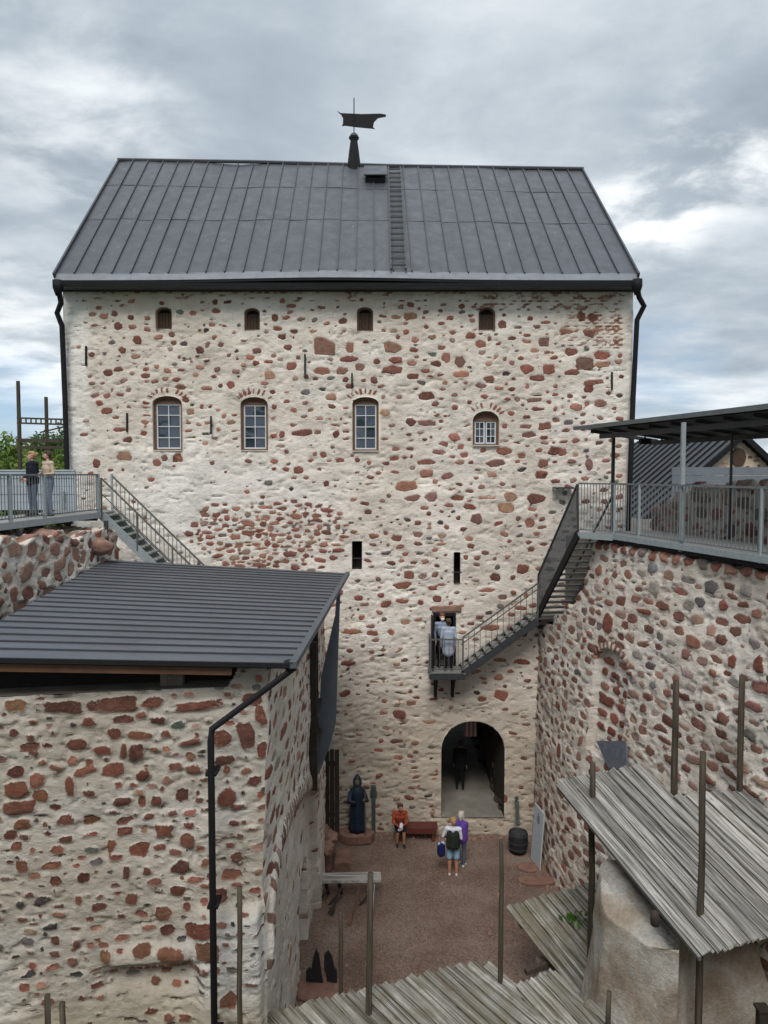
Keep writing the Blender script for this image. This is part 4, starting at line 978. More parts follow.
for k, (dz, a, b, dx) in enumerate(() and ((.30, .34, .09, -.1), (.62, .12, .07, .4), (.58, .30, .07, -.2), (1.0, .45, .17, -.05), (1.42, .26, .13, -.3), (1.36, .22, .09, .32), (1.80, .30, .15, -.25), (1.84, .2, .13, .33), (2.2, .16, .08, -.35), (2.22, .28, .07, .2), (2.6, .28, .14, -.3), (2.72, .2, .08, .2), (2.98, .3, .09, -.1))):
    if nv_ - dz - b > nv2: Cw.put(nu_ + dx, nv_ - dz, a, b, .03, pick_tint(Cw.r, [((.25, .10, .075), 3), ((.19, .07, .05), 2)]), .03, 5)
Cw.fill(700, lambda u, v, r: (r.uniform(.08, .22), r.uniform(.05, .09)), lambda u, v: 1.0 if abs(u - nu_) < NW - .16 and v < nv_ - .25 else 0, .035, lambda r: pick_tint(r, TINTS[:5]), box=(nu_ - NW, nu_ + NW, nv2 + .5, nv_))
Cw.avoid.append((nu_, (nv_ + nv2) / 2, NW - .02, (nv_ - nv2) / 2))
for k in range(14):                                    # coping stones
    for t_ in np.arange(3.3, 15.4, .42)[k::14]:
        Cw.put(t_, 10.06 - .02, .17, .15, 0, pick_tint(Cw.r, [((.26, .11, .08), 3), ((.32, .17, .12), 2), ((.26, .22, .19), 1)]), .06, 4)
for (x, y, w_, h_, ti) in ((610, 622, 14, 24, 0), (695, 642, 18, 13, 1), (733, 660, 14, 20, 0), (760, 664, 18, 22, 0), (711, 588, 18, 16, 2), (745, 590, 15, 16, 3), (688, 596, 8, 12, 0), (657, 587, 12, 15, 3), (700, 603, 12, 12, 2), (655, 568, 12, 12, 4), (722, 605, 10, 12, 0), (600, 570, 9, 14, 1), (646, 612, 20, 8, 0), (561, 593, 6, 10, 0), (585, 640, 6, 8, 0), (565, 650, 9, 10, 1), (640, 655, 12, 10, 3), (715, 672, 12, 10, 1), (560, 750, 7, 18, 0), (582, 740, 6, 12, 1)):
    u, v = Cw.at(x, y); d_ = (YF - u) / 740 * 1.05
    fs = abs(.25 * 1.0 + (x - 384) / 740) / 1.03              # foreshortening of a metre along this wall
    Cw.put(u, v, min(.40, w_ * d_ / max(fs, .3) * .36), h_ * d_ * .42, 0, [(.23, .085, .06), (.27, .13, .09), (.125, .115, .115), (.31, .275, .25), (.21, .205, .205)][ti], .03, 4.5)
gp = lambda v: 1.0
def ctint(r): return pick_tint(r, [((.235, .115, .088), 6), ((.28, .16, .125), 5), ((.18, .088, .068), 5), ((.33, .22, .17), 4)] + [(c, w * .28) for c, w in GREYS])
Cw.fill(11000, lambda u, v, r: (r.uniform(.14, .28), r.uniform(.07, .13)), lambda u, v: .9 if u > 3.2 or v < 8 else .75, lambda u, v: .046 + .03 * (v < 5), ctint, .1, lambda r: r.gauss(.0, .012))
Cw.fill(8000, lambda u, v, r: (r.uniform(.07, .14), r.uniform(.04, .07)), lambda u, v: .35, .05, ctint)
Cw.fill(3000, lambda u, v, r: (r.uniform(.025, .06), r.uniform(.02, .04)), lambda u, v: .4, .03)
Cw.fill(1500, lambda u, v, r: (r.uniform(.06, .18), r.uniform(.012, .022)), lambda u, v: .5, .02, lambda r: (.12, .09, .07), .1, lambda r: -.05)  # sunken joints whose dark tint holds their shadow
def cextra(U, V):
    n_ = in_niche(U, V)
    lump = .22 * (fbm(U * .9, V * 1.2, 555, 4, .55) - .5) * sstep(7.5, 9.5, U)
    return np.where(n_, -.20, 0.0) + lump
def cmort(U, V):
    c = wash(U, V, 37, ((0.64, 0.565, 0.485), (0.75, 0.70, 0.64)), .6)
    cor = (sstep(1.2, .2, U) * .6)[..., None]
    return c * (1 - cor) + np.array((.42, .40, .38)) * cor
for k in range(13):
    t_ = math.pi * (k + .5) / 13; Cw.put(nu_ + (NW + .12) * math.cos(t_), nv_ - .45 + (.45 + .13) * math.sin(t_), .12, .05, t_, pick_tint(Cw.r, TINTS[:4]), .02, 4, .5)
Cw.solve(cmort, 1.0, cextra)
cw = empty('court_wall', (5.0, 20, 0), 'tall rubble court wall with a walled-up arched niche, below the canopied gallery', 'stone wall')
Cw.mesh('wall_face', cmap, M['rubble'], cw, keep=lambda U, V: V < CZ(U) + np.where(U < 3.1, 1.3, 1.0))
X = cmap(np.array([[nu_ - NW + .02, nu_ + NW - .02]]), np.array([[nv2 + .62, nv2 + .62]]), np.array([[-.10, -.10]]))[0]
Y_ = cmap(np.array([[nu_ - NW + .02, nu_ + NW - .02]]), np.array([[nv2 + .0, nv2 + .0]]), np.array([[.08, .08]]))[0]
SL = []
for (x, y, hh) in ((597, 741, .03), (627, 741, .03), (629, 768, .06), (611, 768, .06)):
    u, v = Cw.at(x, y); SL.append(cmap(np.array([[u]]), np.array([[v]]), np.array([[hh]]))[0, 0])
mb = MB(); mb.prism(SL, (.05, .0, -.05)); mb.build('slate_sill', M['slate'], cw)

mb = MB(); mb.box((-.5, .6, 5.1), (25, .8, 10.2)); mb.build('unseen_shade_wall', M['lime_reveal'], cw)  # unseen wall added to keep sky light off the court
# terrace behind it
simple('terrace_floor', (0.12, 0.11, 0.095), 0.95, 0.0, 0.35, 2, 0.6)
mb = MB(); tl = [(5.02 + .25 * t_ + .9, YF - t_) for t_ in (0, 3, 16)]
pts = [(x, y, 9.98) for x, y in tl] + [(60, 8, 9.98), (60, 45, 9.98), (8.2, 45, 9.98), (8.2, 24, 9.98)]
mb.prism(pts, (0, 0, -10.2)); mb.build('terrace', M['terrace_floor'], None, kind='structure')
# ruin on the terrace
Tr = Rubble(0, 10.5, 9.9, 12.6, 0.06, 191)
TZ = lambda U: 11.15 + .42 * fbm(U * 1.1, U * 0 + 3, 17, 4, .6) + .35 * sstep(1.0, 3.4, U) - .45 * sstep(1.6, 0, U) - .15 * sstep(6, 9, U)
def tmap(U, V, h):
    zt = TZ(U); over = np.maximum(V - zt, 0)
    return np.stack([8.05 + .26 * U + over * .97 - np.where(V > zt, 0, h), 22.4 - U + over * .25, np.minimum(V, zt) + np.where(V > zt, h, 0)], -1)
Tr.fill(900, lambda u, v, r: (r.uniform(.16, .36), r.uniform(.12, .22)), lambda u, v: 1, .035, lambda r: pick_tint(r, [((.19, .09, .07), 4), ((.14, .115, .10), 3), ((.23, .16, .13), 2), ((.10, .085, .08), 2)]), .3, lambda r: r.gauss(.07, .07))
Tr.fill(1500, lambda u, v, r: (r.uniform(.05, .12), r.uniform(.04, .09)), lambda u, v: .9, .03)
Tr.solve(lambda U, V: wash(U, V, 41, ((0.36, 0.315, 0.27), (0.46, 0.42, 0.38)), 1.0), 2.0)
Tr.mesh('ruined_wall', tmap, M['rubble'], None, keep=lambda U, V: V < TZ(U) + 1.3, label='heap-topped ruin of dark red stones behind the gallery railing', cat='ruined wall')

# grey sheet fence behind the ruin
mb = MB(); f0 = at_y(672, 467, 23.9); zt = f0.z
for k in range(8):
    z0_ = 10.0 + k * (zt - 10.0) / 8
    mb.box((f0.x + 3.6, 23.9 + .02 * (k % 2), z0_ + (zt - 10) / 16), (7.2, .05, (zt - 10) / 8 - .012))
fe = mb.build('sheet_fence', M['fence_grey'], None, label='blue-grey horizontal sheet fence between the stone ruin and the gabled building', cat='fence')
for k in range(5): mb = MB(); mb.box((f0.x + .1 + k * 1.7, 24.0, 11.0), (.08, .08, 2.3)); mb.build('post', M['galv'], fe)

# gabled building beyond
AP = at_y(742, 435, 34.0); rd = Vector((-.25, 1, 0)).normalized(); gd = Vector((-rd.y, rd.x, 0))
gd = gd if gd.x < 0 else -gd
hb = empty('gabled_building', (AP.x, AP.y, 9.98), 'stone gabled building with a dark ribbed roof behind the grey sheet fence', 'building')
HW = 5.6; SLP = .76; Lb = 22
ap = Vector((AP.x, AP.y, AP.z))
mb = MB(); pan = []; seam = MB()
for sd_ in (1, -1):
    e0 = ap + gd * sd_ * HW + Vector((0, 0, -SLP * HW)); 
    n_ = 40
    for k in range(n_):
        a, b = rd * (Lb * k / n_), rd * (Lb * (k + 1) / n_)
        mb.add([ap + a, ap + b, e0 + b, e0 + a], [(0, 1, 2, 3)]); pan.append(rnd.random())
        seam.beam(ap + a + Vector((0, 0, .04)), e0 + a + Vector((0, 0, .04)), .05, .09)
rf2 = mb.build('roof', M['keep_roof'], hb); at = rf2.data.attributes.new('panel', 'FLOAT', 'FACE'); at.data.foreach_set('value', pan)
seam.build('standing_seams', M['black_metal'], rf2)
for sd_ in (1, -1):
    mb = MB(); mb.beam(ap - rd * .1 + Vector((0, 0, -.02)), ap + gd * sd_ * HW - rd * .1 + Vector((0, 0, -SLP * HW - .02)), .12, .26); mb.build('verge', M['black_metal'], rf2)
Gb = Rubble(-5.3, 5.3, 9.0, AP.z - .15, .07, 211)
Gb.fill(1500, lambda u, v, r: (r.uniform(.10, .22), r.uniform(.05, .10)), lambda u, v: .8, .05, lambda r: pick_tint(r, [((.33, .22, .15), 3), ((.24, .12, .09), 2), ((.38, .30, .22), 3)]))
Gb.solve(lambda U, V: wash(U, V, 43, ((0.50, 0.42, 0.32), (0.58, 0.50, 0.41))), .6)
oc = at_y(745, 457, 33.8); ou = (Vector((oc.x, oc.y, 0)) - Vector((ap.x, ap.y, 0))).dot(gd)
Gb.mesh('gable_wall', lambda U, V, h: np.stack([ap.x + gd.x * U - rd.x * h + rd.x * .25, ap.y + gd.y * U - rd.y * h + rd.y * .25, V], -1), M['rubble'], hb, keep=lambda U, V: V < AP.z - .12 - SLP * np.abs(U))
mb = MB(); c_ = ap + gd * ou + rd * .16; c_.z = oc.z
ci = [(c_ + gd * (.38 * math.cos(k * .524)) + Vector((0, 0, .42 * math.sin(k * .524)))) for k in range(12)]; mb.prism(ci, rd * .06); mb.build('oculus', M['shutter_wood'], hb)
mb = MB(); e0 = ap + gd * (HW - .4); mb.prism([(e0.x, e0.y, 9.5), (e0.x + rd.x * Lb, e0.y + rd.y * Lb, 9.5), (e0.x + rd.x * Lb, e0.y + rd.y * Lb, AP.z - SLP * HW + .2), (e0.x, e0.y, AP.z - SLP * HW + .2)], -gd * .3); mb.build('side_wall', M['passage_stone'], hb)
# ------------------------------------------------------------------ steel walkways, stairs, canopy
S0 = at_z(578, 534, 10.33); S1 = at_y(537.5, 616, 23.2)
def railing(name, mat, pts, h, parent, gap=.115, bar=.016, top=.05, base=.10, off=.0, mid=False):
    """top rail, bottom rail and upright bars along a polyline of deck points"""
    mb = MB()
    for p, q in zip(pts[:-1], pts[1:]):
        p, q = Vector(p), Vector(q); L = (q - p).length; n = max(2, int(L / gap))
        hor = Vector((q.x - p.x, q.y - p.y, 0)).length; n = max(2, int(hor / gap))
        mb.beam(p + Vector((0, 0, h)), q + Vector((0, 0, h)), top, .045); mb.beam(p + Vector((0, 0, base)), q + Vector((0, 0, base)), .03, .03)
        if mid: mb.beam(p + Vector((0, 0, h - .18)), q + Vector((0, 0, h - .18)), .03, .03)
        for k in range(1, n):
            b = p.lerp(q, k / n); mb.beam(b + Vector((0, 0, base)), b + Vector((0, 0, h - .02)), bar, bar, (0, 1, 0))
    return mb.build(name, mat, parent, normals=False)
def post(parent, p, h, mat, s=.06, name='post'):
    mb = MB(); mb.box((p[0], p[1], p[2] + h / 2), (s, s, h)); return mb.build(name, mat, parent)

# left walkway
ZL = 10.86
Lx = lambda y: -8.62 + (y - 16.4) * .085
lw = empty('metal_walkway', (Lx(16), 16, ZL), 'grey steel walkway with barred railing above the ruined wall on the left', 'walkway')
mb = MB(); Y0, Y1 = 9.0, 22.25
mb.prism([(Lx(Y0) - 1.75, Y0, ZL), (Lx(Y0), Y0, ZL), (Lx(Y1), Y1, ZL), (Lx(Y1) - 1.75, Y1, ZL)], (0, 0, -.05)); mb.build('deck', M['grate'], lw)
mb = MB(); mb.beam((Lx(Y0) + .03, Y0, ZL - .06), (Lx(21.3) + .03, 21.3, ZL - .06), .05, .16); mb.beam((Lx(22.2) - 1.8, 22.28, ZL - .09), (Lx(22.2), 22.28, ZL - .09), .05, .24); mb.build('edge_beam', M['galv'], lw)
for k in range(9): mb = MB(); mb.beam((Lx(10 + 1.4 * k) - 1.7, 10 + 1.4 * k, ZL - .14), (Lx(10 + 1.4 * k) - .02, 10 + 1.4 * k, ZL - .14), .08, .16); mb.build('joist', M['dark_steel'], lw)
railing('railing', M['rail_mid'], [(Lx(Y0), Y0, ZL), (Lx(21.25), 21.25, ZL)], 1.10, lw, .125, .016, .05)
for y in (9.6, 12.2, 14.6, 16.95, 18.4, 21.25): post(lw, (Lx(y) + .005, y, ZL - .12), 1.24, M['galv'], .075)
mb = MB(); pa = at_y(-70, 472, 22.5); pb_ = at_y(75, 471, 22.5)
for k in range(5): mb.box(((pa.x + pb_.x) / 2, 22.5 + .02 * (k % 2), ZL + .02 + (pb_.z - ZL) * (k + .5) / 5), (pb_.x - pa.x, .05, (pb_.z - ZL) / 5 - .01))
pn = mb.build('screen_panel', M['sheet_blue'], lw)
post(pn, at_y(63, 512, 22.42), .62, M['galv'], .10)
mb = MB(); mb.beam((pa.x, 22.5, pb_.z + .02), (pb_.x, 22.5, pb_.z + .02), .1, .04); mb.build('cap_rail', M['galv_light'], pn)
for (px, Y) in ((30, 17.2), (115, 20.9)):
    q = at_y(px, 530, Y)
    mb = MB(); mb.beam((q.x - .25, Y, ZL - .2), (q.x - .25, Y, 9.7), .1, .1); mb.build('support', M['dark_steel'], lw)

# stair from the left walkway down behind the ribbed roof
ls = empty('metal_stair', (Lx(21.4), 21.8, ZL), 'straight steel stair dropping from the left walkway behind the ribbed roof', 'stair')
T0, T1 = Vector((Lx(21.4) + .02, 0, ZL)), Vector((Lx(21.4) + 3.1, 0, ZL - 3.05))
for y in (21.42, 22.22):
    mb = MB(); mb.beam(T0 + Vector((0, y, -.08)), T1 + Vector((0, y, -.08)), .05, .24); mb.build('stringer', M['galv'], ls)
mb = MB()
for k in range(16):
    p = T0.lerp(T1, (k + .6) / 16.5); mb.box((p.x + .04, 21.82, p.z + .03), (.25, .76, .04))
mb.build('treads', M['grate'], ls)
railing('railing', M['rail_dark'], [T0 + Vector((0, 22.24, .05)), T1 + Vector((0, 22.24, .05))], 1.02, ls, .125, .017, .045)
mb = MB(); mb.beam(T0 + Vector((0, 21.40, 1.0)), T1 + Vector((0, 21.40, 1.0)), .045, .045); mb.beam(T0 + Vector((0, 21.40, .55)), T1 + Vector((0, 21.40, .55)), .025, .025)
for k in (0, .33, .66, 1): p = T0.lerp(T1, k); mb.beam(p + Vector((0, 21.40, -.1)), p + Vector((0, 21.40, 1.0)), .04, .04, (0, 1, 0))
mb.build('handrail', M['rail_dark'], ls)
post(ls, (T0.x, 22.24, ZL), 1.12, M['galv'], .06)

# gallery on the court wall
ZG = 10.36
wd = Vector((-.25, 1, 0)).normalized(); wn = Vector((-wd.y, wd.x, 0))     # wn points into the court (-x)
gp_ = lambda t_, o: Vector((5.02 + .25 * t_, YF - t_, ZG)) - wn * o
ga_ = empty('gallery_deck', tuple(gp_(9, 1)), 'steel gallery deck with barred railing along the top of the right court wall', 'gallery')
mb = MB(); mb.prism([(S0.x, S0.y, ZG), gp_(4.5, -.06), gp_(16, -.06), gp_(16, 2.0), gp_(3.25, 2.0)], (0, 0, -.06)); mb.build('deck', M['grate'], ga_)
mb = MB(); mb.beam(gp_(4.5, -.1) + Vector((0, 0, -.03)), gp_(16, -.1) + Vector((0, 0, -.03)), .05, .14); mb.beam((S0.x, S0.y, ZG - .06), gp_(4.5, -.1) + Vector((0, 0, -.06)), .05, .16); mb.build('edge_beam', M['galv'], ga_)
mb = MB(); mb.beam(gp_(3.6, .05) + Vector((0, 0, -.16)), gp_(16, .05) + Vector((0, 0, -.16)), .16, .10); mb.build('underbeam', M['black_metal'], ga_)
railing('railing', M['rail_mid'], [(S0.x, S0.y, ZG), gp_(4.5, -.06)], 1.36, ga_, .09, .016, .045)
railing('railing', M['rail_mid'], [gp_(4.5, -.06), gp_(16, -.06)], 1.36, ga_, .125, .016, .045)
for t_ in (4.5, 5.6): post(ga_, gp_(t_, -.075) + Vector((0, 0, -.12)), 1.46, M['galv'], .055)
for t_ in (9.6, 12.4): post(ga_, gp_(t_, -.075) + Vector((0, 0, -.12)), 1.46, M['galv'], .055)
# canopy over it
ca = empty('canopy', tuple(gp_(8, 1)), 'flat dark steel canopy on slim posts above the gallery deck', 'canopy')
ZC = 13.33
c0 = at_y(574, 428.5, 22.25); c1 = c0 + Vector((.272, -1, 0)) * 13.2
cb0 = c0 - wn * 2.5 + wd * (-1.2); cb1 = c1 - wn * 2.7
cb0.z = cb1.z = 13.02
mb = MB(); mb.prism([c0, c1, cb1, cb0], (0, 0, .05)); mb.build('roof_sheet', M['canopy_top'], ca)
mb = MB(); mb.beam(c0 + Vector((0, -.02, .0)), c1 + Vector((0, -.02, .0)), .06, .11); mb.build('front_edge', M['canopy_top'], ca)
mb = MB()
sl_ = (cb0 - c0)
for k in range(15):
    p = c0.lerp(c1, (k + .6) / 15) - wn * .25; q = p - wn * 2.2; q.z = p.z - .27
    mb.beam(p + Vector((0, 0, -.10)), q + Vector((0, 0, -.10)), .07, .10)
mb.build('rafters', M['dark_steel'], ca)
for o_ in (.42, 2.1):
    mb = MB(); mb.beam(c0 - wn * o_ + wd * -.8 + Vector((0, 0, -.23 - .1 * o_)), c1 - wn * o_ + Vector((0, 0, -.23 - .1 * o_)), .09, .13); mb.build('purlin', M['dark_steel'], ca)
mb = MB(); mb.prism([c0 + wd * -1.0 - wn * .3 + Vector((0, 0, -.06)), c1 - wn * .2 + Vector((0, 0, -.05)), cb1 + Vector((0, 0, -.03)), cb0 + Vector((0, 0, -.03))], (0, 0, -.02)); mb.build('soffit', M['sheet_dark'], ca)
for px, t_, o_, m_ in ((612, None, 0, 'dark_steel'), (687, 7.15, -.02, 'galv')):
    p = gp_(t_, o_) if t_ else at_z(612, 529, ZG)
    post(ca, p + Vector((0, 0, -.15)), 13.2 - ZG + .1, M[m_], .085)
for t_ in (10.5, 14.5): post(ca, gp_(t_, -.02), 13.2 - ZG, M['galv'], .11)
for t_ in (4.4, 6.2, 8.2, 10.2): post(ca, gp_(t_, 2.06), 13.0 - ZG, M['dark_steel'], .05, 'back_post')
fl = at_y(645, 441.5, 20.5); mb = MB(); mb.box(fl, (.30, .18, .15)); mb.box(fl + Vector((0, 0, .14)), (.04, .04, .16)); mb.build('floodlight', M['black_metal'], ca, bevel=.01)

# stair from the gallery towards the keep
S0 = at_z(578, 534, 10.33); S1 = at_y(537.5, 616, 23.2)
us = empty('steep_stair', tuple(S1), 'steep steel stair with a dark mesh guard from the gallery down to the corner landing', 'stair')
sv = Vector((S1.x - S0.x, S1.y - S0.y, 0)).normalized(); sn = Vector((sv.y, -sv.x, 0)); sn = sn if sn.x > 0 else -sn
mb = MB(); mb.beam(S0, S1, .06, .24); mb.build('stringer', M['black_metal'], us)
mb = MB(); mb.beam(S0 + sn * 1.0, S1 + sn * 1.0, .06, .24); mb.build('stringer', M['dark_steel'], us)
for k in range(14):
    p = S0.lerp(S1, (k + .5) / 14) + sn * .5
    mb = MB(); a_ = math.atan2(sn.y, sn.x); mb.box(p + Vector((0, 0, .02)), (.94, .24, .045), a_); mb.build('tread', M['grate'], us)
def on_stair(px, py):
    d = ray(px, py); c = Vector((0, 0, EYE)); nn = sn; t_ = (S0 - c).dot(nn) / d.dot(nn); return c + d * t_
poly = [S0, on_stair(577.5, 484.5), on_stair(577.4, 484.6), on_stair(538.5, 575), S1]
mb = MB(); P0 = poly[0]; L = (Vector((S1.x - S0.x, S1.y - S0.y, 0))).length
def zspan(s_):
    lo = S0.z + (S1.z - S0.z) * s_ / L
    ss = [(Vector((p.x - S0.x, p.y - S0.y, 0))).dot(sv) for p in poly[1:4]]; zz = [p.z for p in poly[1:4]]
    return lo, float(np.interp(s_, ss, zz))
nb = 62
for k in range(nb + 1):
    s_ = L * k / nb; lo, hi = zspan(s_); b = Vector((S0.x, S0.y, 0)) + sv * s_
    mb.beam(b + Vector((0, 0, lo)), b + Vector((0, 0, hi)), .027, .006, sn)
mb.build('guard_mesh', M['guard'], us, normals=False)
mb = MB(); mb.beam(poly[1], poly[2], .05, .05); mb.beam(poly[2], poly[3], .05, .05); mb.beam(poly[3], poly[4], .05, .05); mb.beam(poly[0], poly[1], .05, .05); mb.build('guard_frame', M['dark_steel'], us)
hr0, hr1 = S0 + sn * 1.0 + Vector((0, 0, 1.05)), S1 + sn * 1.0 + Vector((0, 0, 1.05)); mb = MB(); mb.beam(hr0, hr1, .045, .045); mb.build('handrail', M['dark_steel'], us)
# corner landing, flight along the keep and balcony
ZB = 5.72
fx1, fx0 = S1.x - .02, at_y(463, 668, 23.0).x
bs = empty('balcony_stair', (fx0, 23.5, ZB), 'steel stair with open bars running along the keep wall down to the doorway balcony', 'stair')
Zl = S1.z - .05
mb = MB(); mb.box((S1.x + .42, 23.52, Zl), (.9, .86, .06)); mb.build('landing', M['grate'], bs)
A0, A1 = Vector((fx1, 0, Zl)), Vector((fx0, 0, ZB))
for y in (23.05, 23.88):
    mb = MB(); mb.beam(A0 + Vector((0, y, -.07)), A1 + Vector((0, y, -.07)), .05, .22); mb.build('stringer', M['dark_steel'], bs)
for k in range(10):
    p = A0.lerp(A1, (k + .5) / 10); mb = MB(); mb.box((p.x, 23.46, p.z + .03), (.25, .80, .04)); mb.build('tread', M['grate'], bs)
bx0 = at_y(430.5, 672, 23.0).x
mb = MB(); mb.box(((bx0 + fx0) / 2 + .03, 23.46, ZB - .04), (fx0 - bx0 + .1, .88, .06)); mb.build('balcony_floor', M['grate'], bs)
mb = MB(); mb.beam((bx0, 23.03, ZB - .12), (fx0 + .05, 23.03, ZB - .12), .05, .20); mb.beam((bx0, 23.03, ZB - .12), (bx0, 23.9, ZB - .12), .05, .2); mb.build('balcony_beam', M['dark_steel'], bs)
railing('railing', M['rail_dark'], [A0 + Vector((0, 23.05, .04)), A1 + Vector((0, 23.05, .04))], 1.08, bs, .17, .016, .04, .12, mid=True)
railing('railing', M['rail_dark'], [(fx0, 23.05, ZB), (bx0, 23.05, ZB)], 1.05, bs, .14, .014, .04)
railing('railing', M['rail_dark'], [(bx0, 23.05, ZB), (bx0, 23.9, ZB)], 1.05, bs, .14, .014, .04)
for p in ((fx0, 23.05, ZB), (bx0, 23.05, ZB), (fx1, 23.05, Zl)): post(bs, p, 1.1, M['rail_dark'], .05)
for px in (435.5, 452.5):
    q = at_y(px, 700, 23.75); mb = MB(); mb.beam((q.x, 23.8, ZB - .15), (q.x, 23.8, ZB - 1.0), .10, .12); mb.beam((q.x, 23.1, ZB - .2), (q.x, 23.82, ZB - .95), .07, .07); mb.build('bracket', M['black_metal'], bs)
# small ledge and recess in the keep beside the steep stair
q = at_y(564, 488, 23.7); mb = MB(); mb.box((q.x, 23.8, q.z), (.62, .36, .05)); mb.build('ledge', M['dark_steel'], keep)

# timber frame far behind the walkway
tf = empty('timber_hoist', tuple(at_y(42, 470, 40)), 'tall bare timber frame standing beyond the left walkway', 'timber frame')
YT = 40.0
for x, y0_ in ((18, 381), (46, 397)):
    a_, b_ = at_y(x, y0_, YT + (x > 30) * 1.5), at_y(x, y0_, YT + (x > 30) * 1.5); b_.z = -.3; mb = MB(); mb.tube([b_, a_], [.16, .10], 8); mb.build('mast', M['pole_wood'], tf)
for y, th, Yo in ((418, .07, 0), (423, .07, 0), (428.5, .06, .8), (440.5, .16, 0), (447.5, .12, 0)):
    a_, b_ = at_y(17 if Yo == 0 else 40, y + (4 if Yo else 0), YT + Yo), at_y(82, y + (2 if y < 430 and not Yo else (-6 if Yo else 0)), YT + Yo); mb = MB(); mb.beam(a_, b_, th, th * 1.3); mb.build('rail', M['pole_wood'], tf)
for k in range(12):
    a_, b_ = at_y(21 + k * 5, 418.3 + k * .15, YT), at_y(21 + k * 5, 423 + k * .15, YT); mb = MB(); mb.beam(a_, b_, .06, .06, (0, 1, 0)); mb.build('rung', M['pole_wood'], tf)

# ------------------------------------------------------------------ trees beyond the walkway
def tree_mesh(seed, h, rx, n, mat, leaf=.22):
    r = random.Random(seed)
    root = empty('tree', (0, 0, 0))
    mb = MB(); mb.tube([(0, 0, 0), (.1, .05, h * .3), (-.05, .1, h * .55), (.05, 0, h * .9)], [.28, .22, .14, .04], 8); 
    cl = []
    for k in range(26):
        t_ = r.uniform(.22, 1); rr = rx * (1 - abs(t_ - .5) ** 2 * 2.2) * r.uniform(.2, 1); a_ = r.uniform(0, 6.28)
        c = Vector((rr * math.cos(a_), rr * math.sin(a_), h * t_)); cl.append((c, r.uniform(.5, 1.15) * rx * .36)); 
        mb.tube([(0, 0, h * t_ * .6), tuple(c * .6 + Vector((0, 0, h * t_ * .35))), tuple(c)], [.09, .05, .02], 5)
    mb.build('trunk', M['bark'], root)
    lv = MB(); bd = []
    for _ in range(n):
        c, R_ = r.choice(cl); d = Vector((r.gauss(0, 1), r.gauss(0, 1), r.gauss(0, .8))).normalized() * R_ * r.random() ** .45
        p = c + d; s_ = leaf * r.uniform(.6, 1.3); a1 = Vector((r.gauss(0, 1), r.gauss(0, 1), r.gauss(0, .6))).normalized(); a2 = a1.cross(Vector((r.gauss(0, 1), r.gauss(0, 1), r.gauss(0, 1)))).normalized()
        lv.add([p - a1 * s_, p + a2 * s_ * .45, p + a1 * s_, p - a2 * s_ * .45], [(0, 1, 2, 3)]); bd.append(r.random())
    cr = lv.build('crown', mat, root, normals=False)
    a = cr.data.attributes.new('brd', 'FLOAT', 'FACE'); a.data.foreach_set('value', bd)
    return root
kinds = [tree_mesh(1, 10, 4.2, 8000, M['leaf']), tree_mesh(2, 12, 4.6, 8000, M['leaf_dark']), tree_mesh(3, 8, 3.6, 6000, M['leaf_yellow'])]
spots = [(0, -10, 452, 62, 0), (1, 12, 445, 70, 1), (2, 30, 436, 60, 0), (3, 43, 437, 66, 2), (4, 60, 427, 64, 1), (5, -14, 447, 82, 1), (6, 18, 456, 52, 2), (7, 47, 452, 55, 0), (8, 76, 430, 72, 1), (9, 3, 462, 50, 0), (10, 33, 458, 50, 0), (11, 62, 446, 54, 0)]
labs = ['mid green tree at the left edge of the photo beyond the walkway', 'dark tree crown left of the taller timber mast', 'bright green tree between the two timber masts', 'yellow-green tree just left of the shorter timber mast', 'tall dark green tree beside the left edge of the keep', 'dark tree farthest left and farthest back beyond the walkway', 'low yellow-green bush-like tree at the foot of the taller mast', 'mid green tree behind the shorter timber mast', 'dark tree mostly hidden behind the corner of the keep', 'low green tree above the left end of the screen panel', 'low green tree behind the heads of the two walkway visitors', 'low green tree next to the keep downpipe on the left']
usedk = set()
for (i, px, py, Y, k) in spots:
    top = at_y(px, py, Y); o = kinds[k] if k not in usedk else copy_tree(kinds[k]); usedk.add(k)
    h = {0: 10.8, 1: 13, 2: 8.8}[k]; s_ = (top.z + .3) / h
    o.location = (top.x, Y, -.3); o.scale = (.85 * s_ ** .5, .85 * s_ ** .5, s_); o.rotation_euler = (0, 0, i * 1.7)
    tag(o, labs[i], 'tree', 'trees beyond the walkway')
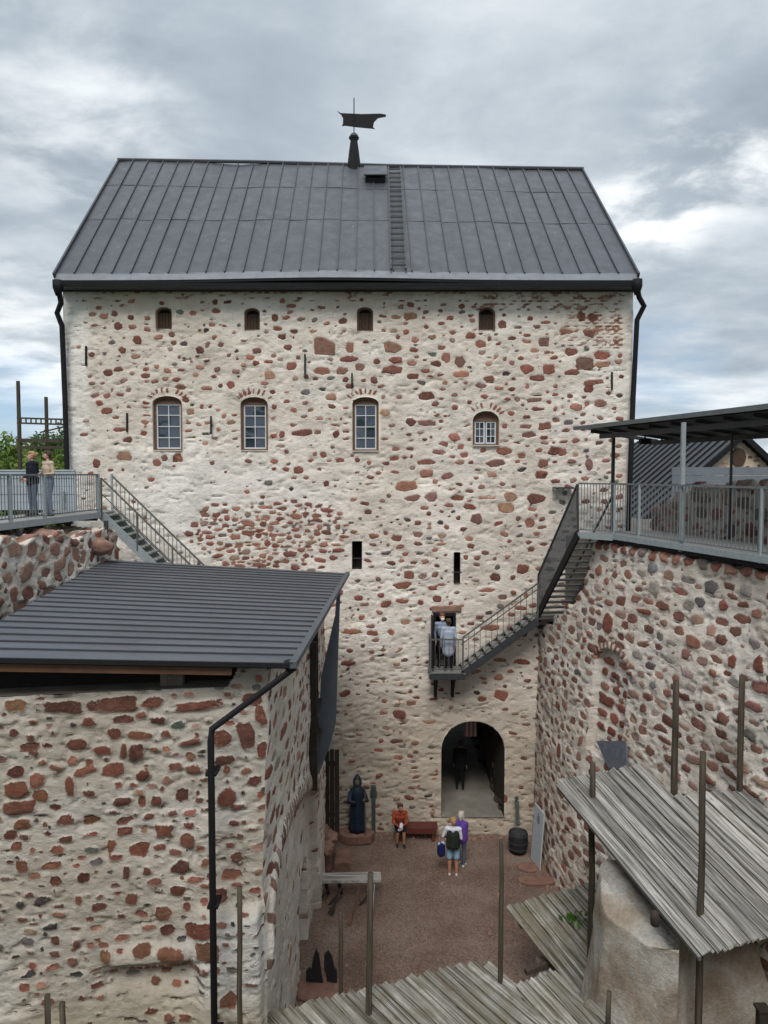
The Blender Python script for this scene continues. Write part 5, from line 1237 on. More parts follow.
# ------------------------------------------------------------------ plank roofs, oven and poles in the foreground
def plank_roof(P, poly_px, dpx, name, seed, label, wmin=.10, wmax=.16, moss=.4, thick=.035, over=.04):
    """boards on the plane z=P0+P1x+P2y filling an outline; dpx = two pixels giving the board direction"""
    r = random.Random(seed)
    a, b = at_plane(*dpx[0], *P), at_plane(*dpx[1], *P); d = (b - a).normalized()
    n = Vector((-P[1], -P[2], 1)).normalized(); s = n.cross(d).normalized()
    poly = [at_plane(x, y, *P) for x, y in poly_px]; o = poly[0]
    Q = [((p - o).dot(d), (p - o).dot(s)) for p in poly]
    s0, s1 = min(q[1] for q in Q), max(q[1] for q in Q)
    vs = []; fs = []; gr = []; br = []
    x = s0; i = 0
    def span(c):
        ts = []
        for (p, q) in zip(Q, Q[1:] + Q[:1]):
            if (p[1] > c) != (q[1] > c): ts.append(p[0] + (c - p[1]) / (q[1] - p[1]) * (q[0] - p[0]))
        return (min(ts), max(ts)) if len(ts) >= 2 else None
    while x < s1:
        w = r.uniform(wmin, wmax) * (r.uniform(.8, 1.2) if i % 2 == 0 else r.choice((.2, .3, .5))); sp = span(min(max(x + w / 2, s0 + .01), s1 - .01))
        if sp:
            t0, t1 = sp[0] - r.uniform(0, over), sp[1] + r.uniform(0, over * .6); lift = (-.034 if i % 2 else 0) + r.uniform(0, .012); tw = r.gauss(0, .008); rv = r.random() if i % 2 == 0 else r.uniform(-1.0, -.5); sk = r.gauss(0, .008)  # odd boards sit lower, toned dark as the shade between upper boards
            m = 9; base = len(vs)
            hw0 = w / 2 * r.uniform(.92, 1.0) + (.03 if i % 2 else 0)
            wob = [r.gauss(0, .005) for _ in range(m + 1)]; ew = [(r.uniform(-.006, .006), r.uniform(-.006, .006)) for _ in range(m + 1)]
            for k in range(m + 1):
                t_ = t0 + (t1 - t0) * k / m; cs = x + w / 2 + sk * (k / m - .5) * 4
                for (ss, zz) in ((-hw0 + ew[k][0], 0), (hw0 + ew[k][1], 0), (hw0 + ew[k][1], thick), (-hw0 + ew[k][0], thick)):
                    tt = t_ + (r.uniform(-.03, .03) if k in (0, m) else 0)
                    vs.append(o + d * tt + s * (cs + ss) + n * (zz + lift + wob[k] + tw * ss / hw0 * .6 + .012 * (k / m - .5) ** 2)); gr.append((t_ + seed * 3, cs + ss + i * .37, rv * 9))
            for k in range(m):
                b0 = base + k * 4
                for e in range(4): fs.append((b0 + e, b0 + (e + 1) % 4, b0 + 4 + (e + 1) % 4, b0 + 4 + e)); br.append(rv)
            fs.append((base, base + 3, base + 2, base + 1)); br.append(rv); e0 = base + m * 4; fs.append((e0, e0 + 1, e0 + 2, e0 + 3)); br.append(rv)
        x += w * r.uniform(.93, 1.0); i += 1
    mb = MB(); mb.add(vs, fs); ob = mb.build(name, M['planks'], None, label=label, cat='plank roof')
    a = ob.data.attributes.new('grain', 'FLOAT_VECTOR', 'POINT'); a.data.foreach_set('vector', np.array(gr, np.float32).ravel())
    a = ob.data.attributes.new('brd', 'FLOAT', 'FACE'); a.data.foreach_set('value', br)
    a = ob.data.attributes.new('moss', 'FLOAT', 'POINT'); a.data.foreach_set('value', np.full(len(gr), moss, np.float32))
    # rafters below
    rb = MB(); L = [q[0] for q in Q]; t0, t1 = min(L), max(L)
    for f_ in (.12, .5, .88):
        t_ = t0 + (t1 - t0) * f_; ss = []
        for (p, q) in zip(Q, Q[1:] + Q[:1]):
            if (p[0] > t_) != (q[0] > t_): ss.append(p[1] + (t_ - p[0]) / (q[0] - p[0]) * (q[1] - p[1]))
        if len(ss) >= 2: rb.beam(o + d * t_ + s * (min(ss) + .03) - n * .06, o + d * t_ + s * (max(ss) - .03) - n * .06, .10, .10, n)
    rb.build('rafters', M['pole_wood'], ob)
    return ob, n
E1 = at_z(555, 783, 5.4); E2 = at_z(700, 957, 4.2); E3 = at_y(768, 785, 14.3)
PR = plane3(E1, E2, Vector((7.45, 14.3, 5.84)))
big, nb_ = plank_roof(PR, [(556, 783), (640, 766), (672, 797), (800, 787), (870, 812), (900, 905), (768, 936), (701, 956)], [(556, 783), (701, 956)], 'plank_roof', 5, 'large weathered silver plank roof at lower right, leaning by the court wall', .13, .20, .10)
mb = MB(); a_, b_ = at_plane(557, 785, *PR), at_plane(700, 958, *PR); mb.beam(a_ - nb_ * .02, b_ - nb_ * .02, .05, .10, nb_); mb.build('barge_board', M['planks'], big)
bb_ = big.children[-1].data; at = bb_.attributes.new('grain', 'FLOAT_VECTOR', 'POINT'); at.data.foreach_set('vector', np.array([(v.co.y, v.co.x + v.co.z, 3) for v in bb_.vertices], np.float32).ravel()); at = bb_.attributes.new('brd', 'FLOAT', 'POINT'); at.data.foreach_set('value', np.full(len(bb_.vertices), 1.0, np.float32))
PQ = at_plane(593, 797, *PR); dq = ray(592, 975); PM = plane3(at_z(505, 908, 2.1), at_z(612, 884, 2.35), Vector((PQ.x, PQ.y, EYE + dq.z * PQ.y / dq.y)))
mid_, nm_ = plank_roof(PM, [(506, 908), (560, 893), (640, 872), (700, 985), (640, 1075), (598, 1024)], [(506, 908), (598, 1024)], 'plank_roof', 7, 'mossy narrow plank roof behind the plaster oven, below the large silver roof', .12, .17, .95)
PN = plane3(at_z(478, 962, 3.0), at_z(255, 1018, 2.9), at_z(578, 1047, 2.45))
near_, nn_ = plank_roof(PN, [(238, 1022), (480, 962), (521, 986), (640, 1085), (560, 1180), (230, 1180)], [(480, 962), (580, 1046)], 'plank_roof', 9, 'grey-green plank roof across the bottom of the photo, with poles rising through it', .13, .19, .85)
PX = plane3(at_z(519, 984, 2.92), at_z(553, 974, 2.96), at_z(600, 1022, 2.55))
ex_, _n = plank_roof(PX, [(519, 985), (553, 973), (604, 1024), (650, 1085), (610, 1090)], [(553, 973), (602, 1024)], 'plank_roof', 12, 'small wedge of grey planks between the bottom roof and the mossy roof', .12, .17, .7)
wp = at_plane(573, 920, *PM)
mb = MB(); bd = []
rw = random.Random(4)
for _ in range(46):
    a_ = rw.uniform(0, 6.28); l_ = rw.uniform(.08, .2); d_ = Vector((math.cos(a_) * .7, math.sin(a_) * .7, rw.uniform(.3, 1))).normalized(); p = wp + Vector((rw.gauss(0, .12), rw.gauss(0, .14), .04)); s_ = d_.cross(Vector((0, 0, 1))).normalized() * l_ * .28
    mb.add([p, p + d_ * l_ * .5 + s_, p + d_ * l_, p + d_ * l_ * .5 - s_], [(0, 1, 2, 3)]); bd.append(rw.random())
wo = mb.build('weed', M['weed'], None, normals=False, label='small bright green weed growing on the mossy plank roof', cat='plant'); a = wo.data.attributes.new('brd', 'FLOAT', 'FACE'); a.data.foreach_set('value', bd)

# plaster oven
ov = empty('oven', (4.6, 12.3, 0), 'bulky lime-plastered oven with stained sides under the large silver plank roof', 'oven')
prof = [(0, 1.09, 1.02), (1.2, 1.08, 1.02), (2.0, 1.05, 1.0), (2.7, .95, .97), (3.2, .89, .95), (3.6, .87, .94), (4.2, .85, .92), (4.55, .80, .88)]
base = [(3.60, 12.6), (4.15, 12.0), (4.72, 11.65), (5.08, 12.45), (6.0, 13.0), (7.1, 13.2), (7.0, 14.0), (5.2, 14.1), (3.9, 14.0), (3.62, 13.3)]
cxo, cyo = 5.2, 13.0
rows = []; nseg = 120
def outline(t_):
    n_ = len(base); f_ = t_ * n_; i = int(f_) % n_; k = f_ - int(f_)
    p0, p1, p2, p3 = (base[(i + j) % n_] for j in (-1, 0, 1, 2))
    cr = tuple(.5 * (2 * p1[c] + (p2[c] - p0[c]) * k + (2 * p0[c] - 5 * p1[c] + 4 * p2[c] - p3[c]) * k * k + (3 * p1[c] - p0[c] - 3 * p2[c] + p3[c]) * k ** 3) for c in (0, 1))
    return tuple(.25 * cr[c] + .75 * (p1[c] + (p2[c] - p1[c]) * k) for c in (0, 1))
NZ = 70
mb = MB()
for iz in range(NZ + 1):
    z = 4.55 * iz / NZ; kx = np.interp(z, [p[0] for p in prof], [p[1] for p in prof]); ky = np.interp(z, [p[0] for p in prof], [p[2] for p in prof])
    for k in range(nseg):
        x, y = outline(k / nseg); a_ = 6.2832 * k / nseg
        n_ = .05 * (float(vnoise(np.array([math.cos(a_) * 3 + 20 + z * 1.6]), np.array([math.sin(a_) * 3 + 20 - z * 1.4]), 61)[0]) - .5) + .03 * (float(vnoise(np.array([math.cos(a_) * 9 + 40 + z * 2]), np.array([math.sin(a_) * 9 + 40 + z * 2.7]), 63)[0]) - .5)
        X_, Y_2 = cxo + 0.05 + (x - cxo) * kx + (x - cxo) * n_, cyo + (y - cyo) * ky + (y - cyo) * n_
        zr = PR[0] + PR[1] * X_ + PR[2] * Y_2 - .10
        mb.v.append((X_, Y_2, min(z, zr)))
for iz in range(NZ):
    for k in range(nseg): mb.f.append([iz * nseg + k, iz * nseg + (k + 1) % nseg, (iz + 1) * nseg + (k + 1) % nseg, (iz + 1) * nseg + k]); mb.m.append(0)
mb.f.append([NZ * nseg + k for k in range(nseg)]); mb.m.append(0)
mb.build('oven_body', M['plaster'], ov, smooth=True)
q = at_y(655, 919, 11.75); mb = MB(); mb.lathe(q, [(.02, -.12), (.07, -.1), (.08, .0), (.06, .12), (.02, .14)], 10); mb.build('rusty_stone', M['dark_timber'], ov, smooth=True)  # dark rusty stone showing in the oven side
# pale stone block under the mossy roof
q = at_y(551, 985, 15.4); q.z = 0; mb = MB(); mb.prism([(q.x - .35, q.y - .4, 0), (q.x + .45, q.y - .4, 0), (q.x + .38, q.y - .3, 1.25), (q.x - .22, q.y - .3, 1.25)], (0, .9, 0)); mb.build('stone_pier', M['plaster'], None, bevel=.05, label='pale plastered pier standing under the edge of the mossy plank roof', cat='pier')
q = at_plane(545, 965, *PM) + Vector((-.15, .1, -.22)); mb = MB(); mb.beam(q + Vector((-.25, 0, 0)), q + Vector((.6, .3, .1)), .12, .12); mb.build('roof_prop', M['pole_wood'], None, bevel=.02, label='short dark timber prop below the edge of the mossy roof', cat='prop')

# poles
def pole(top_px, y_top, low, label, r0=.062, lean=(0, 0)):
    """low = world point where the pole meets a roof or the ground; it stands on the ground below"""
    t = at_y(top_px, y_top, low.y + lean[1]); mb = MB()
    b = Vector((low.x, low.y, 0)); tp = Vector((low.x + (t.x - low.x), low.y + lean[1], t.z))
    rr = random.Random(int(top_px * 7)); pts = []; rs = []
    for k in range(9):
        f_ = k / 8; p = b.lerp(tp, f_); pts.append((p.x + rr.gauss(0, .006), p.y + rr.gauss(0, .006), p.z)); rs.append(r0 * .86 * (1.08 - .2 * f_) * rr.uniform(.95, 1.05))
    mb.tube(pts, rs, 10); return mb.build('pole', M['pole_wood'], None, smooth=True, label=label, cat='pole', group='wooden poles in the court')
pole(593, 763, at_plane(593, 797, *PR), 'wooden pole at the left edge of the large silver roof', .080)
pole(703, 752, at_plane(702, 914, *PR), 'dark pole through the lower part of the large silver roof', .072)
pole(676, 681, at_plane(675, 792, *PR), 'tall pole at the notch of the silver roof, right of the niche', .085)
pole(742, 676, at_plane(740, 792, *PR), 'tall pole at the back edge of the silver roof, farthest right', .075)
pole(501.5, 840, at_plane(500.5, 983, *PN), 'pole rising through the bottom roof, in front of the gate', .052)
pole(370.5, 873, at_plane(367, 1015, *PN), 'pole in front of the trestle plank, rising through the bottom roof', .065)
p_ = at_plane(340, 988, *PN); pole(340.5, 912, p_ + Vector((.02, .25, 0)), 'thin pole beside the pair of black cut-out boards', .050)
p_ = at_y(239, 1024, 10.3); pole(239.5, 887, Vector((p_.x, p_.y, 0)), 'pole in front of the outbuilding wall, right of the black downpipe', .048)
p_ = at_y(47, 1024, 9.9); pole(47.5, 995, Vector((p_.x, p_.y, 0)), 'left of two short pole tips at the bottom left corner', .052)
p_ = at_y(62, 1024, 9.9); pole(62, 1003, Vector((p_.x, p_.y, 0)), 'right of two short pole tips at the bottom left corner', .052)
p_ = at_z(608, 1024, 3.0); pole(608.5, 992, Vector((p_.x, p_.y, 0)), 'short pole tip before the plaster oven at the bottom edge', .055)
p_ = at_z(762, 1024, 2.6); mb = MB(); mb.box((p_.x, p_.y, 1.45), (.16, .16, 2.9)); mb.box((p_.x, p_.y, 2.88), (.22, .22, .06)); mb.build('timber_post', M['dark_timber'], None, bevel=.015, label='red-brown timber post before the oven at the right photo edge', cat='post')
# ------------------------------------------------------------------ people: tapered limbs fused into one continuous skin
def cap_bm(bm, p, r0, q, r1, sub=2):
    b2 = bmesh.new()
    for c, r in ((p, r0), (q, r1)):
        bmesh.ops.create_icosphere(b2, subdivisions=sub, radius=r, matrix=Matrix.Translation(c))
    if (Vector(p) - Vector(q)).length > 1e-4:
        res = bmesh.ops.convex_hull(b2, input=b2.verts[:]); 
        bmesh.ops.delete(b2, geom=[v for v in b2.verts if not v.link_faces], context='VERTS')
    me = bpy.data.meshes.new('t'); b2.to_mesh(me); b2.free(); bm.from_mesh(me); bpy.data.meshes.remove(me)
def fuse(name, caps, mats, voxel, parent=None, smooth=3):
    """caps: (p, r0, q, r1, material key); returns one mesh object in local coordinates"""
    bm = bmesh.new()
    for (p, r0, q, r1, k) in caps: cap_bm(bm, Vector(p), r0, Vector(q), r1)
    me = bpy.data.meshes.new(name + '_raw'); bm.to_mesh(me); bm.free()
    o = bpy.data.objects.new(name + '_raw', me); COL.objects.link(o)
    m = o.modifiers.new('r', 'REMESH'); m.mode = 'VOXEL'; m.voxel_size = voxel; m.use_smooth_shade = True
    s = o.modifiers.new('s', 'SMOOTH'); s.iterations = smooth; s.factor = .4
    dg = bpy.context.evaluated_depsgraph_get(); dg.update()
    me2 = bpy.data.meshes.new_from_object(o.evaluated_get(dg)); me2.name = name
    bpy.data.objects.remove(o); bpy.data.meshes.remove(me)
    keys = []
    for c in caps:
        if c[4] not in keys: keys.append(c[4])
    me2.materials.clear()
    for k in keys: me2.materials.append(M[mats.get(k, k)])
    n = len(me2.polygons); C = np.zeros(n * 3, np.float32); me2.polygons.foreach_get('center', C); C = C.reshape(-1, 3)
    best = np.full(n, 9.0); mi = np.zeros(n, np.int32)
    for (p, r0, q, r1, k) in caps:
        p, q = np.array(p, float), np.array(q, float); d = q - p; L = (d ** 2).sum()
        t = np.clip(((C - p) @ d) / L, 0, 1) if L > 1e-9 else np.zeros(n)
        dist = np.linalg.norm(C - (p + t[:, None] * d), axis=1) - (r0 + (r1 - r0) * t)
        m_ = dist < best - 1e-5; best[m_] = dist[m_]; mi[m_] = keys.index(k)
    me2.polygons.foreach_set('material_index', mi); me2.polygons.foreach_set('use_smooth', [True] * n)
    o2 = bpy.data.objects.new(name, me2); COL.objects.link(o2)
    if parent is not None: o2.parent = parent
    return o2
V3 = Vector
def hand(caps, w, d, side, curl=.5, key='skin'):
    """palm, four fingers of unequal length and a thumb; w = wrist, d = direction, side = thumb side"""
    d = V3(d).normalized(); s = V3(side); s = (s - d * s.dot(d)).normalized(); n = d.cross(s).normalized(); w = V3(w)
    caps.append((w, .026, w + d * .035, .030, key)); caps.append((w + d * .03 + s * .018, .020, w + d * .08 + s * .024, .017, key)); caps.append((w + d * .03 - s * .018, .020, w + d * .075 - s * .026, .016, key))
    for off, L in ((.030, .072), (.011, .082), (-.009, .077), (-.028, .060)):
        a = w + d * .082 + s * off; b = a + (d * (1 - .3 * curl) + n * .35 * curl).normalized() * L * .5; c = b + (d * (1 - .9 * curl) + n * curl).normalized() * L * .5
        caps.append((a, .0100, b, .0090, key)); caps.append((b, .0090, c, .0075, key))
    a = w + d * .028 + s * .030; b = a + (d * .7 + s * .7).normalized() * .035; c = b + (d * .95 + s * .2).normalized() * .03
    caps.append((a, .013, b, .0105, key)); caps.append((b, .0105, c, .009, key))
def head(caps, c, f, skin='skin', h=1.0):
    """c = head centre, f = facing direction"""
    f = V3(f).normalized(); u = V3((0, 0, 1)); u = (u - f * u.dot(f)).normalized(); s = f.cross(u); c = V3(c)
    A = lambda x, y, z: c + s * x * h + f * y * h + u * z * h
    caps += [(A(0, -.015, .035), .088 * h, A(0, .005, -.01), .082 * h, skin), (A(0, .03, -.05), .058 * h, A(0, .045, -.085), .036 * h, skin), (A(0, .085, .005), .012, A(0, .105, -.022), .014, skin)]
    for k in (-1, 1):
        caps += [(A(k * .082, -.01, .005), .014, A(k * .086, -.018, -.03), .010, skin), (A(k * .032, .082, .022), .010, A(k * .034, .083, .022), .010, 'eye')]
    caps.append((A(-.016, .086, -.052), .008, A(.016, .086, -.052), .008, 'lips'))
def hair_obj(parent, c, f, mat, style='short', h=1.0):
    f = V3(f).normalized(); u = V3((0, 0, 1)); u = (u - f * u.dot(f)).normalized(); s = f.cross(u); c = V3(c)
    A = lambda x, y, z: c + s * x * h + f * y * h + u * z * h
    caps = [(A(0, -.028, .048), .093 * h, A(0, -.045, .015), .088 * h, mat), (A(-.045, .03, .085), .045, A(.045, .03, .085), .045, mat), (A(-.055, -.02, .02), .05, A(.055, -.02, .02), .05, mat), (A(0, -.06, -.03), .06, A(0, -.06, -.055), .05, mat)]
    if style == 'bun': caps.append((A(0, -.13, .05), .045, A(0, -.15, .05), .035, mat))
    if style == 'bob': caps += [(A(k * .06, -.02, .0), .05, A(k * .065, -.02, -.09), .04, mat) for k in (-1, 1)] + [(A(0, -.07, 0), .07, A(0, -.07, -.09), .055, mat)]
    if style == 'beard': pass
    o = fuse('hair', caps, {}, .012, parent, 2); return o
def person(loc, rz, label, J, mats, hair=('short', 'hair_brown'), face=(0, -1, 0), skin='skin', build=1.0, female=False, extra=None, scale=1.0, voxel=.0095):
    """J: joints in local metres (facing -y): pelvis, chest, neck, head and hipL.. etc; returns the body mesh (the thing)"""
    c = []
    g = build
    P, Ch, Nk, Hd = V3(J['pelvis']), V3(J['chest']), V3(J['neck']), V3(J['head'])
    sh = .165 if female else .19
    c += [(P + V3((-.06, 0, 0)), .115 * g, P + V3((.06, 0, 0)), .115 * g, 'bottom'), (P + V3((0, 0, .06)), .125 * g, P.lerp(Ch, .5), .118 * g, 'top'), (P.lerp(Ch, .45) + V3((-.04, 0, 0)), .115 * g, Ch + V3((-.065, 0, 0)), .12 * g, 'top'), (P.lerp(Ch, .45) + V3((.04, 0, 0)), .115 * g, Ch + V3((.065, 0, 0)), .12 * g, 'top')]
    for k in 'LR': c.append((V3(J['sh' + k]), .072 * g, Ch.lerp(Nk, .55), .085 * g, 'top'))
    c.append((Ch.lerp(Nk, .7), .062, Nk, .056, 'top')); c.append((Nk, .050, Nk.lerp(Hd, .6), .050, skin))
    head(c, Hd, face, skin)
    for k in 'LR':
        S, E, Wr = V3(J['sh' + k]), V3(J['el' + k]), V3(J['wr' + k])
        c.append((S, .062 * g, S.lerp(E, .55), .052 * g, 'sleeve')); c.append((S.lerp(E, .5), .051 * g, E, .043 * g, 'sleeve2')); c.append((E, .042 * g, Wr, .028, 'fore'))
        d = V3(J.get('hd' + k, (Wr - E))); hand(c, Wr + (Wr - E).normalized() * .01, d, J.get('th' + k, (0, -1, .2)), J.get('curl', .5), skin)
        H, K, A = V3(J['hip' + k]), V3(J['kn' + k]), V3(J['an' + k])
        c.append((H, .098 * g, H.lerp(K, .6), .075 * g, 'thigh')); c.append((H.lerp(K, .55), .074 * g, K, .058 * g, 'thigh2')); c.append((K, .056 * g, K.lerp(A, .35), .058 * g, 'shin')); c.append((K.lerp(A, .35), .057 * g, A, .038 * g, 'shin'))
        ft = V3(J.get('ft' + k, (0, -1, 0))).normalized(); zt = A.z - .075
        heel = A - ft * .045; heel.z = A.z - .045; toe = A + ft * .165; toe.z = A.z - .052
        c.append((heel, .040, A + ft * .06 + V3((0, 0, -.035)), .043, 'shoe')); c.append((A + ft * .05 + V3((0, 0, -.04)), .042, toe, .030, 'shoe'))
    if extra: c += extra
    o = fuse('person', c, mats, voxel)
    o.location = loc; o.rotation_euler = (0, 0, rz); o.scale = (scale,) * 3
    tag(o, label, 'person')
    if hair: hair_obj(o, Hd, face, hair[1], hair[0])
    return o
def stand(h=1.72, dx=0.0, **kw):
    k = h / 1.75
    J = dict(pelvis=(0, 0, .95), chest=(0, -.01, 1.27), neck=(0, .0, 1.47), head=(0, -.02, 1.615))
    for n, s in (('L', 1), ('R', -1)):
        J['hip' + n] = (s * .09, 0, .90); J['kn' + n] = (s * .10, -.02, .50); J['an' + n] = (s * .105, .02, .082); J['sh' + n] = (s * .185, 0, 1.40); J['el' + n] = (s * .225, .03, 1.11); J['wr' + n] = (s * .22, -.05, .87)
    J.update(kw)
    return {a: (tuple(x * k for x in b) if isinstance(b, tuple) and a[:2] not in ('ft', 'th', 'hd') else b) for a, b in J.items()}
def shell(name, caps, mat, parent, voxel=.012): 
    return fuse(name, [c + (mat,) for c in caps], {}, voxel, parent, 3)
def allm(top, bottom, shoe, skin='skin', sleeve=None, fore=None, shin=None, thigh=None):
    return dict(top=top, bottom=bottom, thigh=thigh or bottom, thigh2=thigh or bottom, shin=shin or bottom, shoe=shoe, sleeve=sleeve or top, sleeve2=sleeve or top, fore=fore or skin)
# --- two on the left walkway
def onwalk(px, Y): p = at_y(px, 515, Y); return (p.x, Y, ZL + .005)
J = stand(1.72, elL=(.20, -.02, 1.12), wrL=(.10, -.20, 1.00), elR=(-.20, -.02, 1.12), wrR=(-.08, -.22, 1.02), thL=(0, 0, 1), thR=(0, 0, 1))
o = person(onwalk(33.5, 19.6), R(-35), 'person in a dark navy top, left of the two visitors on the walkway', J, allm('navy', 'jeans_dark', 'shoe_dark', sleeve='navy', fore='navy'), ('bun', 'hair_blond'), (-.35, -.9, -.05), female=True)
shell('jacket', [((-.06, 0, .90), .135, (-.06, 0, 1.25), .13), ((.06, 0, .90), .135, (.06, 0, 1.25), .13)], 'navy', o)
J = stand(1.74, elL=(.26, .02, 1.13), wrL=(.10, -.22, 1.09), elR=(-.25, .0, 1.13), wrR=(-.06, -.24, 1.11), thL=(0, 0, 1), thR=(0, 0, 1))
o = person(onwalk(49, 19.75), R(-40), 'bearded person in a beige jumper and blue jeans beside the screen panel', J, allm('beige', 'jeans', 'shoe_dark', sleeve='beige', fore='beige'), ('short', 'hair_brown'), (-.3, -.92, -.02), build=1.05,
           extra=None)
f_ = V3((-.3, -.92, -.02)).normalized(); hd = V3(J['head']); shell('beard', [(hd + f_ * .05 + V3((0, 0, -.075)), .047, hd + f_ * .06 + V3((0, 0, -.10)), .034)], 'hair_brown', o)
# --- two at the balcony doorway
pd = at_y(447, 668, 23.34)
J = stand(1.66, wrL=(.24, -.02, .86), wrR=(-.23, -.02, .88), elL=(.24, .05, 1.12), elR=(-.24, .05, 1.12))
o = person((pd.x + .04, 23.34, ZB + .005), R(180), 'person in a long pale blue coat seen from behind on the balcony', J, allm('coat_blue', 'black_cloth', 'shoe_dark', sleeve='coat_blue', fore='coat_blue'), ('bun', 'hair_brown'), (0, -1, 0), female=True)
shell('coat', [((-.05, 0, .60), .155, (-.05, 0, 1.2), .13), ((.05, 0, .60), .155, (.05, 0, 1.2), .13), ((0, .02, .58), .165, (0, .0, .95), .14)], 'coat_blue', o)
sp_ = MB()
J = stand(1.76)
o = person((pd.x - .13, 23.74, ZB + .005), R(8), 'red-haired person with a white face mask standing at the balcony doorway', J, allm('shirt_blue', 'black_cloth', 'shoe_dark', sleeve='shirt_blue', fore='shirt_blue'), ('short', 'hair_red'), (0, -1, 0))
hd = V3(J['head']); shell('face_mask', [(hd + V3((-.025, -.07, -.045)), .04, hd + V3((.025, -.07, -.045)), .04), (hd + V3((0, -.08, -.03)), .035, hd + V3((0, -.07, -.08)), .035)], 'mask_white', o)
mb = MB(); mb.box((pd.x - .1, 24.4, ZB + .085), (.9, .9, .16)); mb.build('door_step', M['passage_stone'], bpy.data.objects['doorway'])
# --- dark figure in the gate
q = at_z(460, 789, GATE[1] + .0)
J = stand(1.78)
o = person((q.x, q.y, GATE[1] + .005), R(170), 'dark-clothed person walking away inside the gate passage', J, allm('black_cloth', 'black_cloth', 'shoe_dark', sleeve='black_cloth', fore='black_cloth'), ('short', 'hair_brown'), (0, -1, 0))
shell('jacket', [((-.07, 0, .80), .15, (-.06, 0, 1.28), .14), ((.07, 0, .80), .15, (.06, 0, 1.28), .14)], 'black_cloth', o)
# --- seated on the bench
q = at_z(400.5, 846, 0.0); bench_y = q.y + .42
J = dict(pelvis=(0, .36, .53), chest=(0, .25, .84), neck=(0, .20, 1.04), head=(.01, .15, 1.18), curl=.6)
for n, s in (('L', 1), ('R', -1)):
    J['hip' + n] = (s * .09, .34, .52); J['kn' + n] = (s * .10, -.06, .50); J['an' + n] = (s * .11, -.02 - .03 * s, .082); J['sh' + n] = (s * .18, .24, .98); J['el' + n] = (s * .24, .12, .72); J['wr' + n] = (s * .05, -.08, .66)
o = person((q.x, q.y - .05, gz(q.x, q.y)), R(4), 'person in an orange-red top and dark shorts sitting on the red bench', J, allm('orange_red', 'black_cloth', 'shoe_dark', skin='skin_tan', sleeve='orange_red', fore='orange_red', shin='skin_tan'), ('short', 'hair_brown'), (.3, -.95, .0), skin='skin_tan')
shell('white_scarf', [((0, -.12, .62), .07, (.02, -.06, .72), .06), ((0, -.13, .60), .05, (-.05, -.1, .56), .05)], 'white_cloth', o)
# --- two standing in the court
q = at_z(453, 875, 0.0)
J = stand(1.76, elL=(.30, .0, 1.16), wrL=(.20, -.20, 1.05), elR=(-.24, .02, 1.14), wrR=(-.12, -.22, 1.08))
o = person((q.x, q.y, 0.005), R(172), 'person in light blue shorts with a dark backpack standing in the court', J, allm('white_cloth', 'shorts_blue', 'shoe_light', skin='skin_tan', fore='skin_tan', shin='skin_tan'), ('short', 'hair_blond'), (.25, -.95, -.05), skin='skin_tan', build=1.08)
shell('backpack', [((-.11, .17, .98), .10, (-.10, .16, 1.34), .09), ((.11, .17, .98), .10, (.10, .16, 1.34), .09), ((0, .24, 1.0), .11, (0, .21, 1.30), .10)], 'olive_bag', o)
shell('shorts', [((-.095, 0, .88), .108, (-.105, 0, .56), .098), ((.095, 0, .88), .108, (.105, 0, .56), .098)], 'shorts_blue', o)
q2 = at_z(459.5, 868, 0.0)
J = stand(1.70, elL=(.2, .0, 1.13), wrL=(.08, -.2, 1.02), elR=(-.2, 0, 1.13), wrR=(-.06, -.22, 1.0))
o = person((q2.x + .05, q2.y + .12, 0.005), R(150), 'grey-haired person in a purple jacket and jeans beside the backpack wearer', J, allm('purple', 'jeans_dark', 'shoe_light', sleeve='purple', fore='purple'), ('bob', 'hair_grey'), (.1, -1, 0), female=True)
shell('jacket', [((-.07, 0, .86), .145, (-.06, 0, 1.27), .14), ((.07, 0, .86), .145, (.06, 0, 1.27), .14), ((0, .03, 1.36), .09, (0, .02, 1.44), .075)], 'purple', o)
bq = at_z(447, 862, .75)
b_ = fuse('shoulder_bag', [((0, 0, 0), .13, (0, 0, .22), .12, 'bag_blue'), ((-.04, -.02, .26), .07, (.05, 0, .28), .07, 'coat_blue'), ((.10, 0, .30), .012, (.34, -.02, .52), .012, 'bag_blue')], {}, .012)
b_.location = (q.x - .36, q.y - .02, .70); tag(b_, 'bright blue bag hanging at the side of the backpack wearer', 'bag')
# ------------------------------------------------------------------ objects in the court
# robed statue on a stone slab
q = at_z(358, 823, .40); sx_, sy_ = q.x, min(q.y, 23.45)
st = empty('robed_statue', (sx_, sy_, .42), 'dark blue hooded robed statue holding a staff on a stone slab', 'statue')
mb = MB(); nr = 40
rings = [(0, .28, .25), (.15, .27, .24), (.5, .25, .22), (.9, .23, .20), (1.15, .24, .20), (1.32, .25, .20), (1.42, .17, .16), (1.48, .13, .13), (1.56, .15, .15), (1.66, .14, .14), (1.76, .09, .09), (1.84, .03, .03)]
for z, a, b in rings:
    for k in range(nr):
        t_ = 6.2832 * k / nr; f_ = 1 + (.10 * math.sin(t_ * 7 + z) + .05 * math.sin(t_ * 13 + 2)) * max(0, 1 - z / 1.45)
        mb.v.append((sx_ + a * f_ * math.cos(t_), sy_ + b * f_ * math.sin(t_) + (.04 if z > 1.5 else 0), .42 + z))
for i in range(len(rings) - 1):
    for k in range(nr): mb.f.append([i * nr + k, i * nr + (k + 1) % nr, (i + 1) * nr + (k + 1) % nr, (i + 1) * nr + k]); mb.m.append(0)
mb.f.append(list(range(nr))[::-1]); mb.m.append(0); mb.f.append([(len(rings) - 1) * nr + k for k in range(nr)]); mb.m.append(0)
